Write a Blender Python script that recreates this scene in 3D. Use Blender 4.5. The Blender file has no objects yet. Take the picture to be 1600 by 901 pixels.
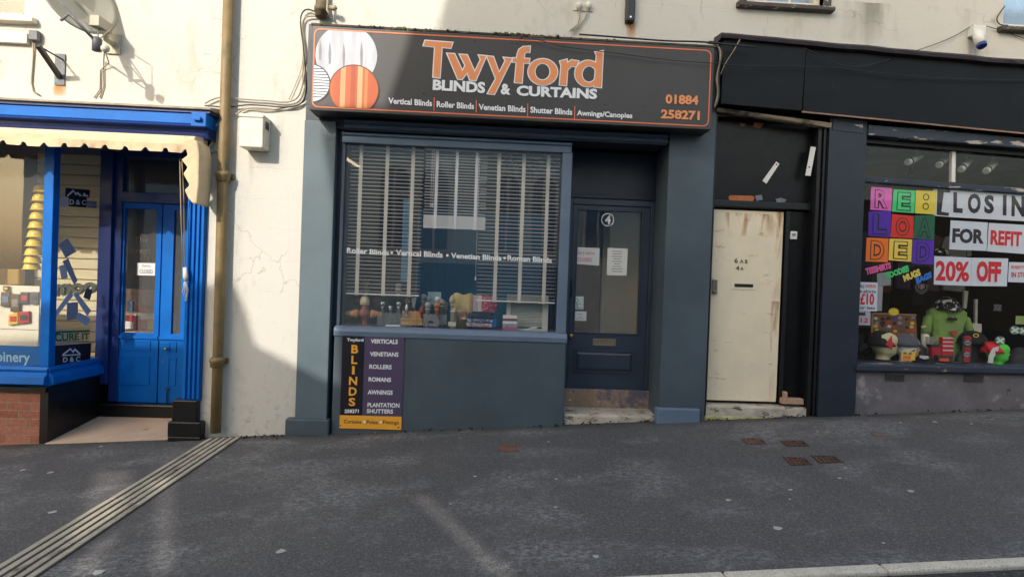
import bpy, bmesh, random
from math import *
from mathutils import Vector, Matrix, noise
random.seed(7)
SC = bpy.context.scene
COL = SC.collection
V = Vector

# ------------------------------------------------------------------ camera
FPX, CX, CY = 900.0, 800.0, 450.5          # measured in the 1600 x 901 photograph
CAM = V((0, -6, 1.45))
psi, roll, pitch = atan(40/900), radians(2.1), radians(.57)
F0 = V((sin(psi), cos(psi), 0)); R0 = V((cos(psi), -sin(psi), 0)); U0 = V((0, 0, 1))
FW = F0*cos(pitch)-U0*sin(pitch); UP = U0*cos(pitch)+F0*sin(pitch)
XC = R0*cos(roll)+UP*sin(roll); YC = UP*cos(roll)-R0*sin(roll)
cam = bpy.data.cameras.new('camera'); camo = bpy.data.objects.new('camera', cam); COL.objects.link(camo)
m = Matrix((( XC.x, YC.x, -FW.x, CAM.x), (XC.y, YC.y, -FW.y, CAM.y), (XC.z, YC.z, -FW.z, CAM.z), (0, 0, 0, 1)))
camo.matrix_world = m
cam.sensor_width = 36; cam.lens = FPX/1600*36; cam.clip_start = .05; cam.clip_end = 500
SC.camera = camo
# ------------------------------------------------------------------ light
SUNDIR = V((.14, .26, -.17)).normalized()
w = bpy.data.worlds.new('World'); SC.world = w; w.use_nodes = True
nt = w.node_tree; nt.nodes.clear()
sky = nt.nodes.new('ShaderNodeTexSky'); sky.sky_type = 'NISHITA'; sky.sun_disc = False
sky.sun_elevation = radians(30); sky.sun_rotation = radians(208.3); sky.dust_density = 4; sky.air_density = 1.6
bg = nt.nodes.new('ShaderNodeBackground'); bg.inputs[1].default_value = .15
wo = nt.nodes.new('ShaderNodeOutputWorld'); nt.links.new(sky.outputs[0], bg.inputs[0]); nt.links.new(bg.outputs[0], wo.inputs[0])
sl = bpy.data.lights.new('sun', 'SUN'); sl.energy = 2.0; sl.angle = radians(.45); sl.color = (1, .945, .85)
so = bpy.data.objects.new('sun', sl); COL.objects.link(so); so.rotation_euler = SUNDIR.to_track_quat('-Z', 'Y').to_euler(); so.location = (-6, -12, 14)
SC.view_settings.view_transform = 'Standard'; SC.view_settings.look = 'None'; SC.view_settings.gamma = 1
SC.view_settings.exposure = .92
SC.cycles.max_bounces = 8; SC.cycles.transparent_max_bounces = 16; SC.cycles.caustics_reflective = False; SC.cycles.caustics_refractive = False

# ------------------------------------------------------------------ frames, mesh builder
class Fr:
    def __init__(s, ox, oy, ang=0):
        s.o = V((ox, oy, 0)); s.ex = V((cos(ang), sin(ang), 0)); s.en = V((sin(ang), -cos(ang), 0))
    def W(s, u, d, z): return s.o+s.ex*u+s.en*d+V((0, 0, z))
    def px(s, x, y, d=0):                   # where a sight line meets the plane d in front of the facade
        u, v = x-CX, y-CY
        r = FW*FPX+XC*u-YC*v
        t = (d-(CAM-s.o).dot(s.en))/r.dot(s.en)
        p = CAM+r*t
        return (p-s.o).dot(s.ex), p.z
A = Fr(0, 0)
def gz(x, y): return -.07+.062*x+.02*y      # the sloping pavement
def gpx(x, y):
    u, v = x-CX, y-CY
    r = FW*FPX+XC*u-YC*v; n = V((-.062, -.02, 1))
    t = (-.07-CAM.dot(n))/r.dot(n); return CAM+r*t

class MB:
    def __init__(s, fr=A): s.fr = fr; s.v = []; s.f = []; s.sm = []; s.marks = []
    def add(s, vs, fs, sm=False):
        b = len(s.v); s.v += [s.fr.W(*p) for p in vs]
        for f in fs: s.f.append([b+i for i in f]); s.sm.append(sm)
        return s
    def box(s, u0, u1, d0, d1, z0, z1):
        vs = [(u, d, z) for u in (u0, u1) for d in (d0, d1) for z in (z0, z1)]
        return s.add(vs, [(0, 1, 3, 2), (4, 6, 7, 5), (0, 4, 5, 1), (2, 3, 7, 6), (0, 2, 6, 4), (1, 5, 7, 3)])
    def prism(s, pts, d0, d1):
        n = len(pts); vs = [(u, d0, z) for u, z in pts]+[(u, d1, z) for u, z in pts]
        return s.add(vs, [list(range(n)), list(range(n, 2*n))]+[(i, (i+1) % n, n+(i+1) % n, n+i) for i in range(n)])
    def hprism(s, pts, z0, z1):
        n = len(pts); vs = [(u, d, z0) for u, d in pts]+[(u, d, z1) for u, d in pts]
        return s.add(vs, [list(range(n)), list(range(n, 2*n))]+[(i, (i+1) % n, n+(i+1) % n, n+i) for i in range(n)])
    def profile(s, u0, u1, pts):            # (d,z) section swept along the facade
        n = len(pts); vs = [(u0, d, z) for d, z in pts]+[(u1, d, z) for d, z in pts]
        return s.add(vs, [list(range(n)), list(range(n, 2*n))]+[(i, (i+1) % n, n+(i+1) % n, n+i) for i in range(n)])
    def flat(s, pts, d): return s.add([(u, d, z) for u, z in pts], [list(range(len(pts)))])
    def pbox(s, x0, y0, x1, y1, d0, d1):
        ym, xm = (y0+y1)/2, (x0+x1)/2
        return s.box(s.fr.px(x0, ym, d1)[0], s.fr.px(x1, ym, d1)[0], d0, d1, s.fr.px(xm, y1, d1)[1], s.fr.px(xm, y0, d1)[1])
    def pquad(s, q, d0, d1): return s.prism([s.fr.px(x, y, d1) for x, y in q], d0, d1)
    def pflat(s, q, d): return s.flat([s.fr.px(x, y, d) for x, y in q], d)
    def tube(s, pts, r, n=8, sm=True):
        P = [V(p) for p in pts]; rs = r if isinstance(r, (list, tuple)) else [r]*len(P)
        vs = []; last = None
        for i, p in enumerate(P):
            t = (P[min(i+1, len(P)-1)]-P[max(i-1, 0)]).normalized()
            if last is None: a = t.orthogonal().normalized()
            else: a = (last-t*last.dot(t)).normalized()
            last = a; b = t.cross(a)
            for k in range(n):
                q = p+(a*cos(2*pi*k/n)+b*sin(2*pi*k/n))*rs[i]; vs.append(tuple(q))
        m = len(P)
        s.add(vs, [(i*n+k, i*n+(k+1) % n, (i+1)*n+(k+1) % n, (i+1)*n+k) for i in range(m-1) for k in range(n)], sm)
        b = len(s.v)-m*n
        s.f += [[b+k for k in range(n)], [b+(m-1)*n+k for k in range(n)]]; s.sm += [False, False]
        return s
    def lathe(s, u, d, prof, n=16, sm=True, sd=1):       # vertical axis, prof = (r,z)
        vs = [(u+r*cos(2*pi*k/n), d+sd*r*sin(2*pi*k/n), z) for r, z in prof for k in range(n)]; m = len(prof)
        s.add(vs, [(i*n+k, i*n+(k+1) % n, (i+1)*n+(k+1) % n, (i+1)*n+k) for i in range(m-1) for k in range(n)], sm)
        b = len(s.v)-m*n
        s.f += [[b+k for k in range(n)], [b+(m-1)*n+k for k in range(n)]]; s.sm += [False, False]
        return s
    def ball(s, u, d, z, r, n=12, sq=1):
        return s.lathe(u, d, [(max(r*sin(pi*i/8), .0004), z-r*sq*cos(pi*i/8)) for i in range(9)], n)
    def axis(s, p0, p1, prof, n=12, sm=True):            # lathe along any axis; prof = (t 0..1, r)
        a, b = V(p0), V(p1)
        return s.tube([tuple(a.lerp(b, t)) for t, r in prof], [max(r, .0004) for t, r in prof], n, sm)
    def build(s, name, mat, parent=None, bevel=0):
        if len(s.marks) > 1:                               # every line of lettering is a part of its own
            cuts = s.marks+[(len(s.v), len(s.f))]; first = None
            for (v0, f0), (v1_, f1) in zip(cuts, cuts[1:]):
                q = MB(s.fr); q.v = s.v[v0:v1_]; q.f = [[i-v0 for i in f] for f in s.f[f0:f1]]; q.sm = s.sm[f0:f1]
                o = q.build(name, mat, parent, bevel); first = first or o
            return first
        me = bpy.data.meshes.new(name); me.from_pydata([tuple(p) for p in s.v], [], s.f); me.update()
        bm = bmesh.new(); bm.from_mesh(me)
        bmesh.ops.recalc_face_normals(bm, faces=bm.faces[:]); bm.to_mesh(me); bm.free()
        me.polygons.foreach_set('use_smooth', s.sm); me.update()
        me.materials.append(mat)
        o = bpy.data.objects.new(name, me); COL.objects.link(o)
        if parent: o.parent = parent
        if bevel:
            b = o.modifiers.new('bevel', 'BEVEL'); b.width = bevel; b.segments = 2; b.limit_method = 'ANGLE'; b.angle_limit = radians(40)
        return o
def tag(o, label, cat, group=None):
    o['label'] = label; o['category'] = cat
    if group: o['group'] = group
    return o
def thing(name, label, cat, group=None):
    o = bpy.data.objects.new(name, None); COL.objects.link(o); o.empty_display_size = .1
    return tag(o, label, cat, group)
def structure(o, kind='structure'): o['kind'] = kind; return o

def text_mesh(body, bold=0, res=3):
    cu = bpy.data.curves.new('t', 'FONT'); cu.body = body; cu.offset = bold; cu.resolution_u = res; cu.fill_mode = 'FRONT'
    o = bpy.data.objects.new('t', cu); COL.objects.link(o)
    dg = bpy.context.evaluated_depsgraph_get(); me = bpy.data.meshes.new_from_object(o.evaluated_get(dg))
    vs = [v.co.copy() for v in me.vertices]; fs = [list(p.vertices) for p in me.polygons]
    bpy.data.objects.remove(o); bpy.data.curves.remove(cu); bpy.data.meshes.remove(me)
    return vs, fs
def text(mb, body, q, d, bold=.012, mirror=False):       # text fitted in the quad TL,TR,BR,BL (photo pixels on plane d)
    vs, fs = text_mesh(body, bold)
    x0 = min(v.x for v in vs); x1 = max(v.x for v in vs); y0 = min(v.y for v in vs); y1 = max(v.y for v in vs)
    Q = [V(mb.fr.px(x, y, d)) for x, y in q]; out = []
    for v in vs:
        a = (v.x-x0)/(x1-x0); b = (v.y-y0)/(y1-y0)
        if mirror: a = 1-a
        p = (Q[3]*(1-a)+Q[2]*a)*(1-b)+(Q[0]*(1-a)+Q[1]*a)*b
        out.append((p.x, d, p.y))
    mb.marks.append((len(mb.v), len(mb.f))); mb.add(out, fs); return mb
def rect(x0, y0, x1, y1, s=.04):                          # a level box in the photo, with the picture's slope
    dy = (x1-x0)*s
    return [(x0, y0), (x1, y0+dy), (x1, y1+dy), (x0, y1)]
def grow(poly, a):                                        # offset a closed 2D outline
    n = len(poly); ar = sum(poly[i][0]*poly[(i+1) % n][1]-poly[(i+1) % n][0]*poly[i][1] for i in range(n)); sg = 1 if ar > 0 else -1
    out = []
    for i in range(n):
        p0, p1, p2 = V(poly[i-1]), V(poly[i]), V(poly[(i+1) % n])
        e1 = (p1-p0).normalized(); e2 = (p2-p1).normalized()
        n1 = V((e1.y, -e1.x))*sg; n2 = V((e2.y, -e2.x))*sg
        k = max(.35, 1+n1.dot(n2)); q = p1+(n1+n2)*(a/k); out.append((q.x, q.y))
    return out
def clip(poly, x0, x1, z0, z1):
    for ax, lim, sgn in ((0, x0, 1), (0, x1, -1), (1, z0, 1), (1, z1, -1)):
        out = []
        for i in range(len(poly)):
            a, b = poly[i-1], poly[i]; da, db = (a[ax]-lim)*sgn, (b[ax]-lim)*sgn
            if (da < 0) != (db < 0):
                t = da/(da-db); out.append((a[0]+(b[0]-a[0])*t, a[1]+(b[1]-a[1])*t))
            if db >= 0: out.append(b)
        poly = out
    return poly
def rounded(u0, u1, z0, z1, r, n=5):
    out = []
    for cx, cz, a0 in ((u1-r, z1-r, 0), (u0+r, z1-r, pi/2), (u0+r, z0+r, pi), (u1-r, z0+r, 1.5*pi)):
        out += [(cx+r*cos(a0+pi/2*i/n), cz+r*sin(a0+pi/2*i/n)) for i in range(n+1)]
    return out
def ring(mb, outer, inner, d):
    n = len(outer); mb.add([(u, d, z) for u, z in outer+inner], [(i, (i+1) % n, n+(i+1) % n, n+i) for i in range(n)])
# pixel helpers of the enlargements the photo was measured in
def zc(ox, oy, k): return lambda *p: [(ox+p[i]/k, oy+p[i+1]/k) for i in range(0, len(p), 2)]
c6 = zc(480, 30, 4.706); c7 = zc(800, 30, 4.706); kk = zc(1320, 200, 4.096); gg = zc(1320, 400, 3.218); b8 = zc(520, 180, 3.755)
v1 = zc(520, 400, 6.93); v2 = zc(700, 400, 6.93); s6 = zc(520, 510, 5.3); mm = zc(1330, 440, 5.633); l1 = zc(0, 0, 4.506)
l2 = zc(0, 150, 3.338); l3 = zc(0, 400, 3.003); dc = zc(60, 270, 2.908); l4 = zc(320, 0, 3.465); ur = zc(1100, 0, 3.2)

# ------------------------------------------------------------------ materials
def L(r, g, b):
    f = lambda c: (c/255)/12.92 if c/255 <= .04045 else ((c/255+.055)/1.055)**2.4
    return (f(r), f(g), f(b), 1)
def sc(c, k): return (c[0]*k, c[1]*k, c[2]*k, 1)
class NT:
    def __init__(s, name):
        s.m = bpy.data.materials.new(name); s.m.use_nodes = True; s.t = s.m.node_tree; s.t.nodes.clear()
        s.out = s.n('ShaderNodeOutputMaterial')
    def n(s, k, **kw):
        o = s.t.nodes.new(k)
        for a, b in kw.items():
            if a.startswith('i_'): o.inputs[a[2:].replace('_', ' ')].default_value = b
            else: setattr(o, a, b)
        return o
    def l(s, a, b): s.t.links.new(a, b)
    def noise(s, scale, mapping=(1, 1, 1), detail=4, rough=.6):
        tc = s.n('ShaderNodeTexCoord'); mp = s.n('ShaderNodeMapping'); mp.inputs['Scale'].default_value = mapping
        s.l(tc.outputs['Object'], mp.inputs[0]); nn = s.n('ShaderNodeTexNoise'); s.l(mp.outputs[0], nn.inputs['Vector'])
        nn.inputs['Scale'].default_value = scale; nn.inputs['Detail'].default_value = detail; nn.inputs['Roughness'].default_value = rough
        return nn.outputs['Fac']
    def ramp(s, src, lo, hi, a=(0, 0, 0, 1), b=(1, 1, 1, 1)):
        r = s.n('ShaderNodeValToRGB'); e = r.color_ramp.elements; e[0].position = lo; e[1].position = hi; e[0].color = a; e[1].color = b
        s.l(src, r.inputs[0]); return r.outputs[0]
    def mix(s, fac, a, b, mode='MIX'):
        x = s.n('ShaderNodeMix', data_type='RGBA', blend_type=mode)
        for v, i in ((fac, 0), (a, 6), (b, 7)):
            if hasattr(v, 'is_output'): s.l(v, x.inputs[i])
            else: x.inputs[i].default_value = v
        return x.outputs[2]
    def math(s, op, a, b=0):
        x = s.n('ShaderNodeMath', operation=op)
        for v, i in ((a, 0), (b, 1)):
            if hasattr(v, 'is_output'): s.l(v, x.inputs[i])
            else: x.inputs[i].default_value = v
        return x.outputs[0]
    def bsdf(s, col, rough=.6, metal=0, spec=.5, bump=None, bs=.3, bd=.01):
        b = s.n('ShaderNodeBsdfPrincipled')
        for v, i in ((col, 'Base Color'), (rough, 'Roughness'), (metal, 'Metallic'), (spec, 'Specular IOR Level')):
            if hasattr(v, 'is_output'): s.l(v, b.inputs[i])
            else: b.inputs[i].default_value = v
        if bump is not None:
            bp = s.n('ShaderNodeBump'); bp.inputs['Strength'].default_value = bs; bp.inputs['Distance'].default_value = bd
            s.l(bump, bp.inputs['Height']); s.l(bp.outputs[0], b.inputs['Normal'])
        s.l(b.outputs[0], s.out.inputs[0]); return b
CACHE = {}
def M(name, col, rough=.6, var=.12, vs=5, bump=.15, bs=60, chips=(), metal=0, spec=.5, vmap=(1, 1, 1), bd=.004, rvar=.12):
    if name in CACHE: return CACHE[name]
    t = NT(name)
    f = t.noise(vs, vmap)
    c = t.mix(t.ramp(f, .3, .7), sc(col, 1-var), sc(col, 1+var))
    for cc, scale, mp, lo, hi in chips:
        c = t.mix(t.ramp(t.noise(scale, mp, 5, .65), lo, hi), c, cc)
    r = t.math('ADD', t.math('MULTIPLY', t.noise(vs*3), rvar*2), rough-rvar) if rvar else rough
    t.bsdf(c, r, metal, spec, t.noise(bs, vmap, 3) if bump else None, bump, bd)
    CACHE[name] = t.m; return t.m
def flatm(name, rgb, rough=.55, var=.05): return M(name, L(*rgb), rough, var, 8, .03, 90)

def make_glass(name, lo=.05, tint=(1, 1, 1, 1), haze=.02, wav=.02, dirt=(.75, .72, .66, 1)):
    t = NT(name); lw = t.n('ShaderNodeLayerWeight'); lw.inputs[0].default_value = .5
    fc = t.math('POWER', lw.outputs['Facing'], 5); fac = t.math('ADD', t.math('MULTIPLY', fc, .85), lo)
    tr = t.n('ShaderNodeBsdfTransparent'); tr.inputs[0].default_value = tint
    gl = t.n('ShaderNodeBsdfGlossy'); gl.inputs['Roughness'].default_value = 0.0
    bp = t.n('ShaderNodeBump'); bp.inputs['Strength'].default_value = wav; bp.inputs['Distance'].default_value = .05
    t.l(t.noise(1.6, detail=1), bp.inputs['Height']); t.l(bp.outputs[0], gl.inputs['Normal'])
    mx = t.n('ShaderNodeMixShader'); t.l(fac, mx.inputs[0]); t.l(tr.outputs[0], mx.inputs[1]); t.l(gl.outputs[0], mx.inputs[2])
    df = t.n('ShaderNodeBsdfDiffuse'); df.inputs[0].default_value = dirt
    m2 = t.n('ShaderNodeMixShader')
    sp = t.ramp(t.noise(70, detail=2), .66, .74); t.l(t.math('ADD', t.math('MULTIPLY', sp, haze*3), haze), m2.inputs[0])
    t.l(mx.outputs[0], m2.inputs[1]); t.l(df.outputs[0], m2.inputs[2]); t.l(m2.outputs[0], t.out.inputs[0]); return t.m
GLASS = make_glass('window glass', .075, haze=.012)
DUSTY = make_glass('dusty window glass', .045, haze=.05)
def stain_mat(name, col, sx, lo=.35, hi=.75, amt=.8):
    t = NT(name); tr = t.n('ShaderNodeBsdfTransparent'); df = t.n('ShaderNodeBsdfDiffuse'); df.inputs[0].default_value = col
    tc = t.n('ShaderNodeTexCoord'); sp = t.n('ShaderNodeSeparateXYZ'); t.l(tc.outputs['Generated'], sp.inputs[0])
    ex = t.math('MULTIPLY', t.math('MULTIPLY', sp.outputs[0], t.math('SUBTRACT', 1, sp.outputs[0])), 4)
    f = t.math('MULTIPLY', t.ramp(t.noise(sx, (1, 1, .15)), lo, hi), t.math('MULTIPLY', t.math('POWER', ex, .6), amt))
    f = t.math('MULTIPLY', f, t.math('POWER', sp.outputs[2], .5))
    mx = t.n('ShaderNodeMixShader'); t.l(f, mx.inputs[0]); t.l(tr.outputs[0], mx.inputs[1]); t.l(df.outputs[0], mx.inputs[2]); t.l(mx.outputs[0], t.out.inputs[0]); return t.m
RUSTB = stain_mat('rust bloom', L(176, 112, 46), 9, .47, .66, .85)
RUST_STAIN = stain_mat('rust stain', L(205, 140, 60), 14, .25, .6, .75)
BLOTCH = stain_mat('grey blotchy weathering', L(112, 106, 92), 3.2, .46, .68, .5)
GREY_STAIN = stain_mat('grey weather stain', L(120, 112, 96), 9, .45, .75, .5)

def make_render():
    t = NT('cream painted render')
    tc = t.n('ShaderNodeTexCoord'); sp = t.n('ShaderNodeSeparateXYZ'); t.l(tc.outputs['Object'], sp.inputs[0])
    base = t.mix(t.ramp(t.noise(1.3), .3, .7), (.575, .53, .445, 1), (.63, .585, .50, 1))
    base = t.mix(t.ramp(t.math('ADD', sp.outputs[2], t.math('MULTIPLY', t.noise(1.5), .5)), 2.2, 2.9), (.63, .605, .55, 1), base)   # the lower wall has a whiter coat
    base = t.mix(t.ramp(t.noise(3.2, (1, 1, .5), 6, .7), .56, .8), base, (.47, .43, .355, 1))
    low = t.ramp(t.math('ADD', sp.outputs[2], t.math('MULTIPLY', t.noise(5), .25)), 0.05, .5)     # peeling, dirty foot of the wall
    chips = t.ramp(t.noise(13, detail=6, rough=.75), .53, .62)
    base = t.mix(chips, base, t.mix(low, (.47, .42, .34, 1), base))
    base = t.mix(t.ramp(t.noise(60, detail=3), .735, .75), base, (.22, .19, .15, 1))
    n1 = t.noise(150, detail=3); n2 = t.noise(9, detail=4)
    h = t.math('ADD', t.math('MULTIPLY', n1, .35), n2)
    cb = t.n('ShaderNodeCombineXYZ'); t.l(sp.outputs[0], cb.inputs[0]); t.l(sp.outputs[2], cb.inputs[1])
    br = t.n('ShaderNodeTexBrick'); t.l(cb.outputs[0], br.inputs['Vector'])                    # faint lined out blocks
    for k_, v_ in (('Scale', 1), ('Brick Width', .66), ('Row Height', .315), ('Mortar Size', .004), ('Mortar Smooth', .6)): br.inputs[k_].default_value = v_
    h = t.math('SUBTRACT', h, t.math('MULTIPLY', br.outputs['Fac'], .35))
    vo = t.n('ShaderNodeTexVoronoi', feature='DISTANCE_TO_EDGE'); vo.inputs['Scale'].default_value = .9                 # hairline cracks
    ad = t.n('ShaderNodeMix', data_type='RGBA', blend_type='ADD'); ad.inputs[0].default_value = .35; nz = t.n('ShaderNodeTexNoise'); nz.inputs['Scale'].default_value = 5; nz.inputs['Detail'].default_value = 6
    t.l(tc.outputs['Object'], nz.inputs['Vector']); t.l(tc.outputs['Object'], ad.inputs[6]); t.l(nz.outputs['Color'], ad.inputs[7]); t.l(ad.outputs[2], vo.inputs['Vector'])
    crack = t.math('MULTIPLY', t.ramp(vo.outputs['Distance'], .0, .006, (1, 1, 1, 1), (0, 0, 0, 1)), t.ramp(t.noise(.9), .48, .56))
    base = t.mix(t.math('MULTIPLY', crack, .55), base, (.30, .27, .22, 1))
    t.bsdf(base, .85, 0, .25, h, .45, .012); return t.m
RENDER = make_render()
def make_asphalt(name, k=1, scuff=True):
    t = NT(name)
    c = t.mix(t.ramp(t.noise(1.1, detail=3), .3, .7), (.112*k, .106*k, .104*k, 1), (.158*k, .147*k, .140*k, 1))
    c = t.mix(t.ramp(t.noise(260, detail=2), .36, .66), sc((.078*k, .074*k, .074*k), 1), c)
    c = t.mix(t.ramp(t.noise(75, detail=2, rough=.8), .36, .64), t.mix(1, c, (.62, .62, .63, 1), 'MULTIPLY'), t.mix(1, c, (1.32, 1.30, 1.28, 1), 'MULTIPLY'))
    v = t.n('ShaderNodeTexVoronoi'); v.inputs['Scale'].default_value = 85
    tc = t.n('ShaderNodeTexCoord'); t.l(tc.outputs['Object'], v.inputs['Vector'])
    sx = t.n('ShaderNodeSeparateColor'); t.l(v.outputs['Color'], sx.inputs[0])
    c = t.mix(t.math('MULTIPLY', t.ramp(sx.outputs[0],   .92, .98), .4), c, (.30, .26, .25, 1))
    if scuff:
        s1 = t.ramp(t.noise(1.3, (1, 1.5, 1), 4), .47, .62); s2 = t.ramp(t.noise(30, (.8, 1.2, 1), 6, .8), .46, .60)
        c = t.mix(t.math('MULTIPLY', t.math('MULTIPLY', s1, s2), .5), c, (.40, .39, .38, 1))
    if scuff:                                              # damp green black dirt gathered at the foot of the walls
        sp = t.n('ShaderNodeSeparateXYZ'); t.l(tc.outputs['Object'], sp.inputs[0])
        e = t.ramp(t.math('ADD', sp.outputs[1], t.math('MULTIPLY', t.noise(4, detail=5), .28)), .76, .98)
        c = t.mix(t.math('MULTIPLY', e, .75), c, (.030, .030, .022, 1))
    h = t.math('ADD', t.noise(230, detail=2), t.math('MULTIPLY', v.outputs['Distance'], .8))
    t.bsdf(c, .78, 0, .4, h, .55, .004); return t.m
ASPHALT = make_asphalt('asphalt pavement'); ROADM = make_asphalt('road asphalt', .4, False)
def make_brick():
    t = NT('red brick'); tc = t.n('ShaderNodeTexCoord'); sp = t.n('ShaderNodeSeparateXYZ'); t.l(tc.outputs['Object'], sp.inputs[0])
    cb = t.n('ShaderNodeCombineXYZ'); t.l(t.math('ADD', sp.outputs[0], sp.outputs[1]), cb.inputs[0]); t.l(sp.outputs[2], cb.inputs[1])
    b = t.n('ShaderNodeTexBrick'); t.l(cb.outputs[0], b.inputs['Vector'])
    for k, v in (('Scale', 1), ('Brick Width', .225), ('Row Height', .082), ('Mortar Size', .005), ('Color1', (.34, .125, .08, 1)), ('Color2', (.46, .19, .13, 1)), ('Mortar', (.34, .24, .19, 1)), ('Mortar Smooth', .3), ('Bias', -.1)):
        b.inputs[k].default_value = v
    c = t.mix(t.ramp(t.noise(25), .3, .8), sc((.7, .7, .7), 1), (1.1, 1.1, 1.1, 1)); c = t.mix(1, b.outputs[0], c, 'MULTIPLY')
    t.bsdf(c, .8, 0, .3, t.math('ADD', t.math('MULTIPLY', b.outputs['Fac'], -1), t.math('MULTIPLY', t.noise(90), .3)), .5, .006); return t.m
BRICK = make_brick()
WEAR = L(188, 186, 180)
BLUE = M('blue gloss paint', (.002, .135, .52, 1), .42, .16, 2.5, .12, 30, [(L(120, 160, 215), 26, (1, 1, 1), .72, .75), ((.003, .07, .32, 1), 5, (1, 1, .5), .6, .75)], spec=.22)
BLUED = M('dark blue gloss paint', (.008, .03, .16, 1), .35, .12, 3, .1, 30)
LEAD = M('weathered lead ledge', L(150, 140, 122), .7, .25, 9, .3, 40)
BLACKG = M('black gloss paint', (.006, .006, .007, 1), .33, .2, 6, .3, 25, [((.09, .085, .08, 1), 45, (1, 1, 1), .70, .74)])
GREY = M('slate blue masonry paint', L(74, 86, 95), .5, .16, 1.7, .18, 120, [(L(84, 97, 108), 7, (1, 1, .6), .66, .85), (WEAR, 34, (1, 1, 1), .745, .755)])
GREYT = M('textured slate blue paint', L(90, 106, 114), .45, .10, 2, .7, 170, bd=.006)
GREYW = M('slate blue joinery paint', L(64, 78, 96), .44, .08, 4, .08, 40, [(WEAR, 30, (.5, 1, 1), .75, .77)])
GREYL = M('weathered pale blue window frame paint', L(100, 117, 138), .5, .1, 4, .1, 60, [(WEAR, 22, (.5, 1, 2), .70, .74)])
DOORP = M('navy slate door paint', L(52, 63, 79), .38, .08, 3, .06, 40, [(WEAR, 60, (1, 1, 1), .78, .79)])
NAVY = M('dark navy shopfront paint', L(37, 44, 57), .45, .16, 2.2, .12, 50, [(L(62, 70, 80), 5, (1, 1, .5), .62, .85), (L(190, 190, 186), 20, (1, 1, 1), .775, .785)])
NAVYK = M('near black navy fascia paint', L(17, 22, 28), .45, .2, 2.2, .12, 50, [(L(36, 43, 50), 5, (1, 1, .5), .62, .85), (L(190, 190, 186), 20, (1, 1, 1), .755, .765)], spec=.2)
NAVYF = M('flaking navy paint on old timber', L(46, 54, 70), .5, .15, 4, .3, 40, [(L(178, 170, 162), 9, (.35, 1, 1.8), .585, .60)])
SOOT = M('black weathered panel', (.0045, .0052, .007, 1), .36, .3, 3, .35, 12, [((.014, .016, .021, 1), 3, (1, 1, .6), .55, .8), ((.18, .17, .16, 1), 55, (1, 1, 1), .74, .76)], spec=.3)
SOOT2 = M('black weathered jamb', (.0045, .005, .0065, 1), .45, .3, 6, .3, 30, [((.10, .10, .10, 1), 60, (1.6, 1, .4), .70, .74)])
CREAMD = M('cream painted steel door', L(238, 223, 194), .45, .06, 3, .12, 20, [(L(200, 150, 80), 5, (.8, 1, 2.4), .60, .74), (L(120, 74, 38), 22, (.5, 1, 1.7), .69, .73)])
STONE = M('whitewashed worn stone step', L(186, 176, 160), .85, .25, 5, .8, 22, [(L(92, 80, 66), 14, (.6, 1, 1.6), .54, .64), (L(96, 104, 52), 9, (1, 1, 1), .63, .76)], bd=.02)
STEP = M('worn painted stone doorstep', L(158, 132, 110), .7, .2, 5, .5, 24, [(L(92, 90, 104), 5, (1, 1, 1), .48, .6), (L(215, 205, 190), 17, (.6, 1, 1), .64, .7)], bd=.012)
PINKSLAB = M('pinkish concrete threshold', L(206, 178, 152), .8, .1, 4, .3, 90, [(L(150, 122, 100), 7, (1, 1, 1), .62, .72)])
CEM = M('grey cement riser', L(104, 100, 104), .85, .22, 4, .6, 26, [(L(150, 146, 148), 5, (1, 1, 1), .56, .7), (L(48, 44, 40), 8, (1, 1, 1), .64, .74)], bd=.012)
PIPE = M('weathered ochre downpipe paint', L(128, 108, 70), .55, .18, 6, .2, 50, [(L(96, 92, 72), 8, (1, 1, .4), .55, .68), (L(120, 62, 28), 18, (1, 1, 1), .70, .76)])
BLKM = M('black painted metal', (.014, .014, .017, 1), .4, .2, 6, .1, 50)
WHITE = M('white plastic', L(226, 224, 218), .4, .06, 6, .05, 60)
OFFW = M('dirty white plastic', L(214, 208, 192), .5, .1, 8, .1, 50, [(L(140, 128, 108), 14, (1, 1, .5), .66, .78)])
DISHM = M('grey satellite dish enamel', L(182, 176, 158), .5, .08, 4, .05, 60)
ZINC = M('galvanised bracket steel', L(112, 116, 122), .6, .3, 16, .2, 40)
CABLE = M('grey pvc cable', L(158, 146, 122), .55, .15, 8, .05, 60)
CABLED = M('dark pvc cable', L(44, 40, 40), .5, .15, 8, .05, 60)
SIGN = M('charcoal sign panel', L(60, 58, 58), .45, .05, 2, .02, 20)
ORANGE = M('orange vinyl', L(232, 146, 90), .45, .03, 2, 0, 20)
ORLINE = M('orange sign line', L(232, 118, 72), .45, .03, 2, 0, 20)
VWHITE = M('white vinyl', L(232, 234, 238), .5, .02, 2, 0, 20)
BOARD = M('purple sign board', L(84, 72, 98), .35, .06, 4, .02, 20)
BOARDK = M('black sign board', L(30, 26, 34), .35, .06, 4, .02, 20)
YELLOW = M('amber vinyl', L(240, 170, 55), .45, .04, 4, 0, 20)
INT = M('dark shop interior', L(62, 60, 58), .9, .2, 2, .1, 20)
INTD = M('black shop interior', L(26, 25, 26), .9, .2, 2, .1, 20)
INTB = M('dim blue grey shop interior', L(38, 48, 60), .9, .2, 2, .1, 20); BRN = M('brown painted reflection', L(132, 98, 66), .8, .2, 3, .2, 12)
INTC = M('cream interior and painted lit patch', L(200, 184, 150), .8, .08, 2, .1, 20)
SLAT = M('aged pale blind slats', L(228, 226, 216), .5, .06, 3, 0, 20)
SLATW = M('white blind slats', L(226, 226, 226), .45, .04, 3, 0, 20)
TAPE = M('grey blind tape', L(214, 209, 198), .8, .06, 10, .3, 300)
TAPEW = M('white blind tape', L(222, 224, 230), .8, .04, 10, .2, 300)
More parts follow.
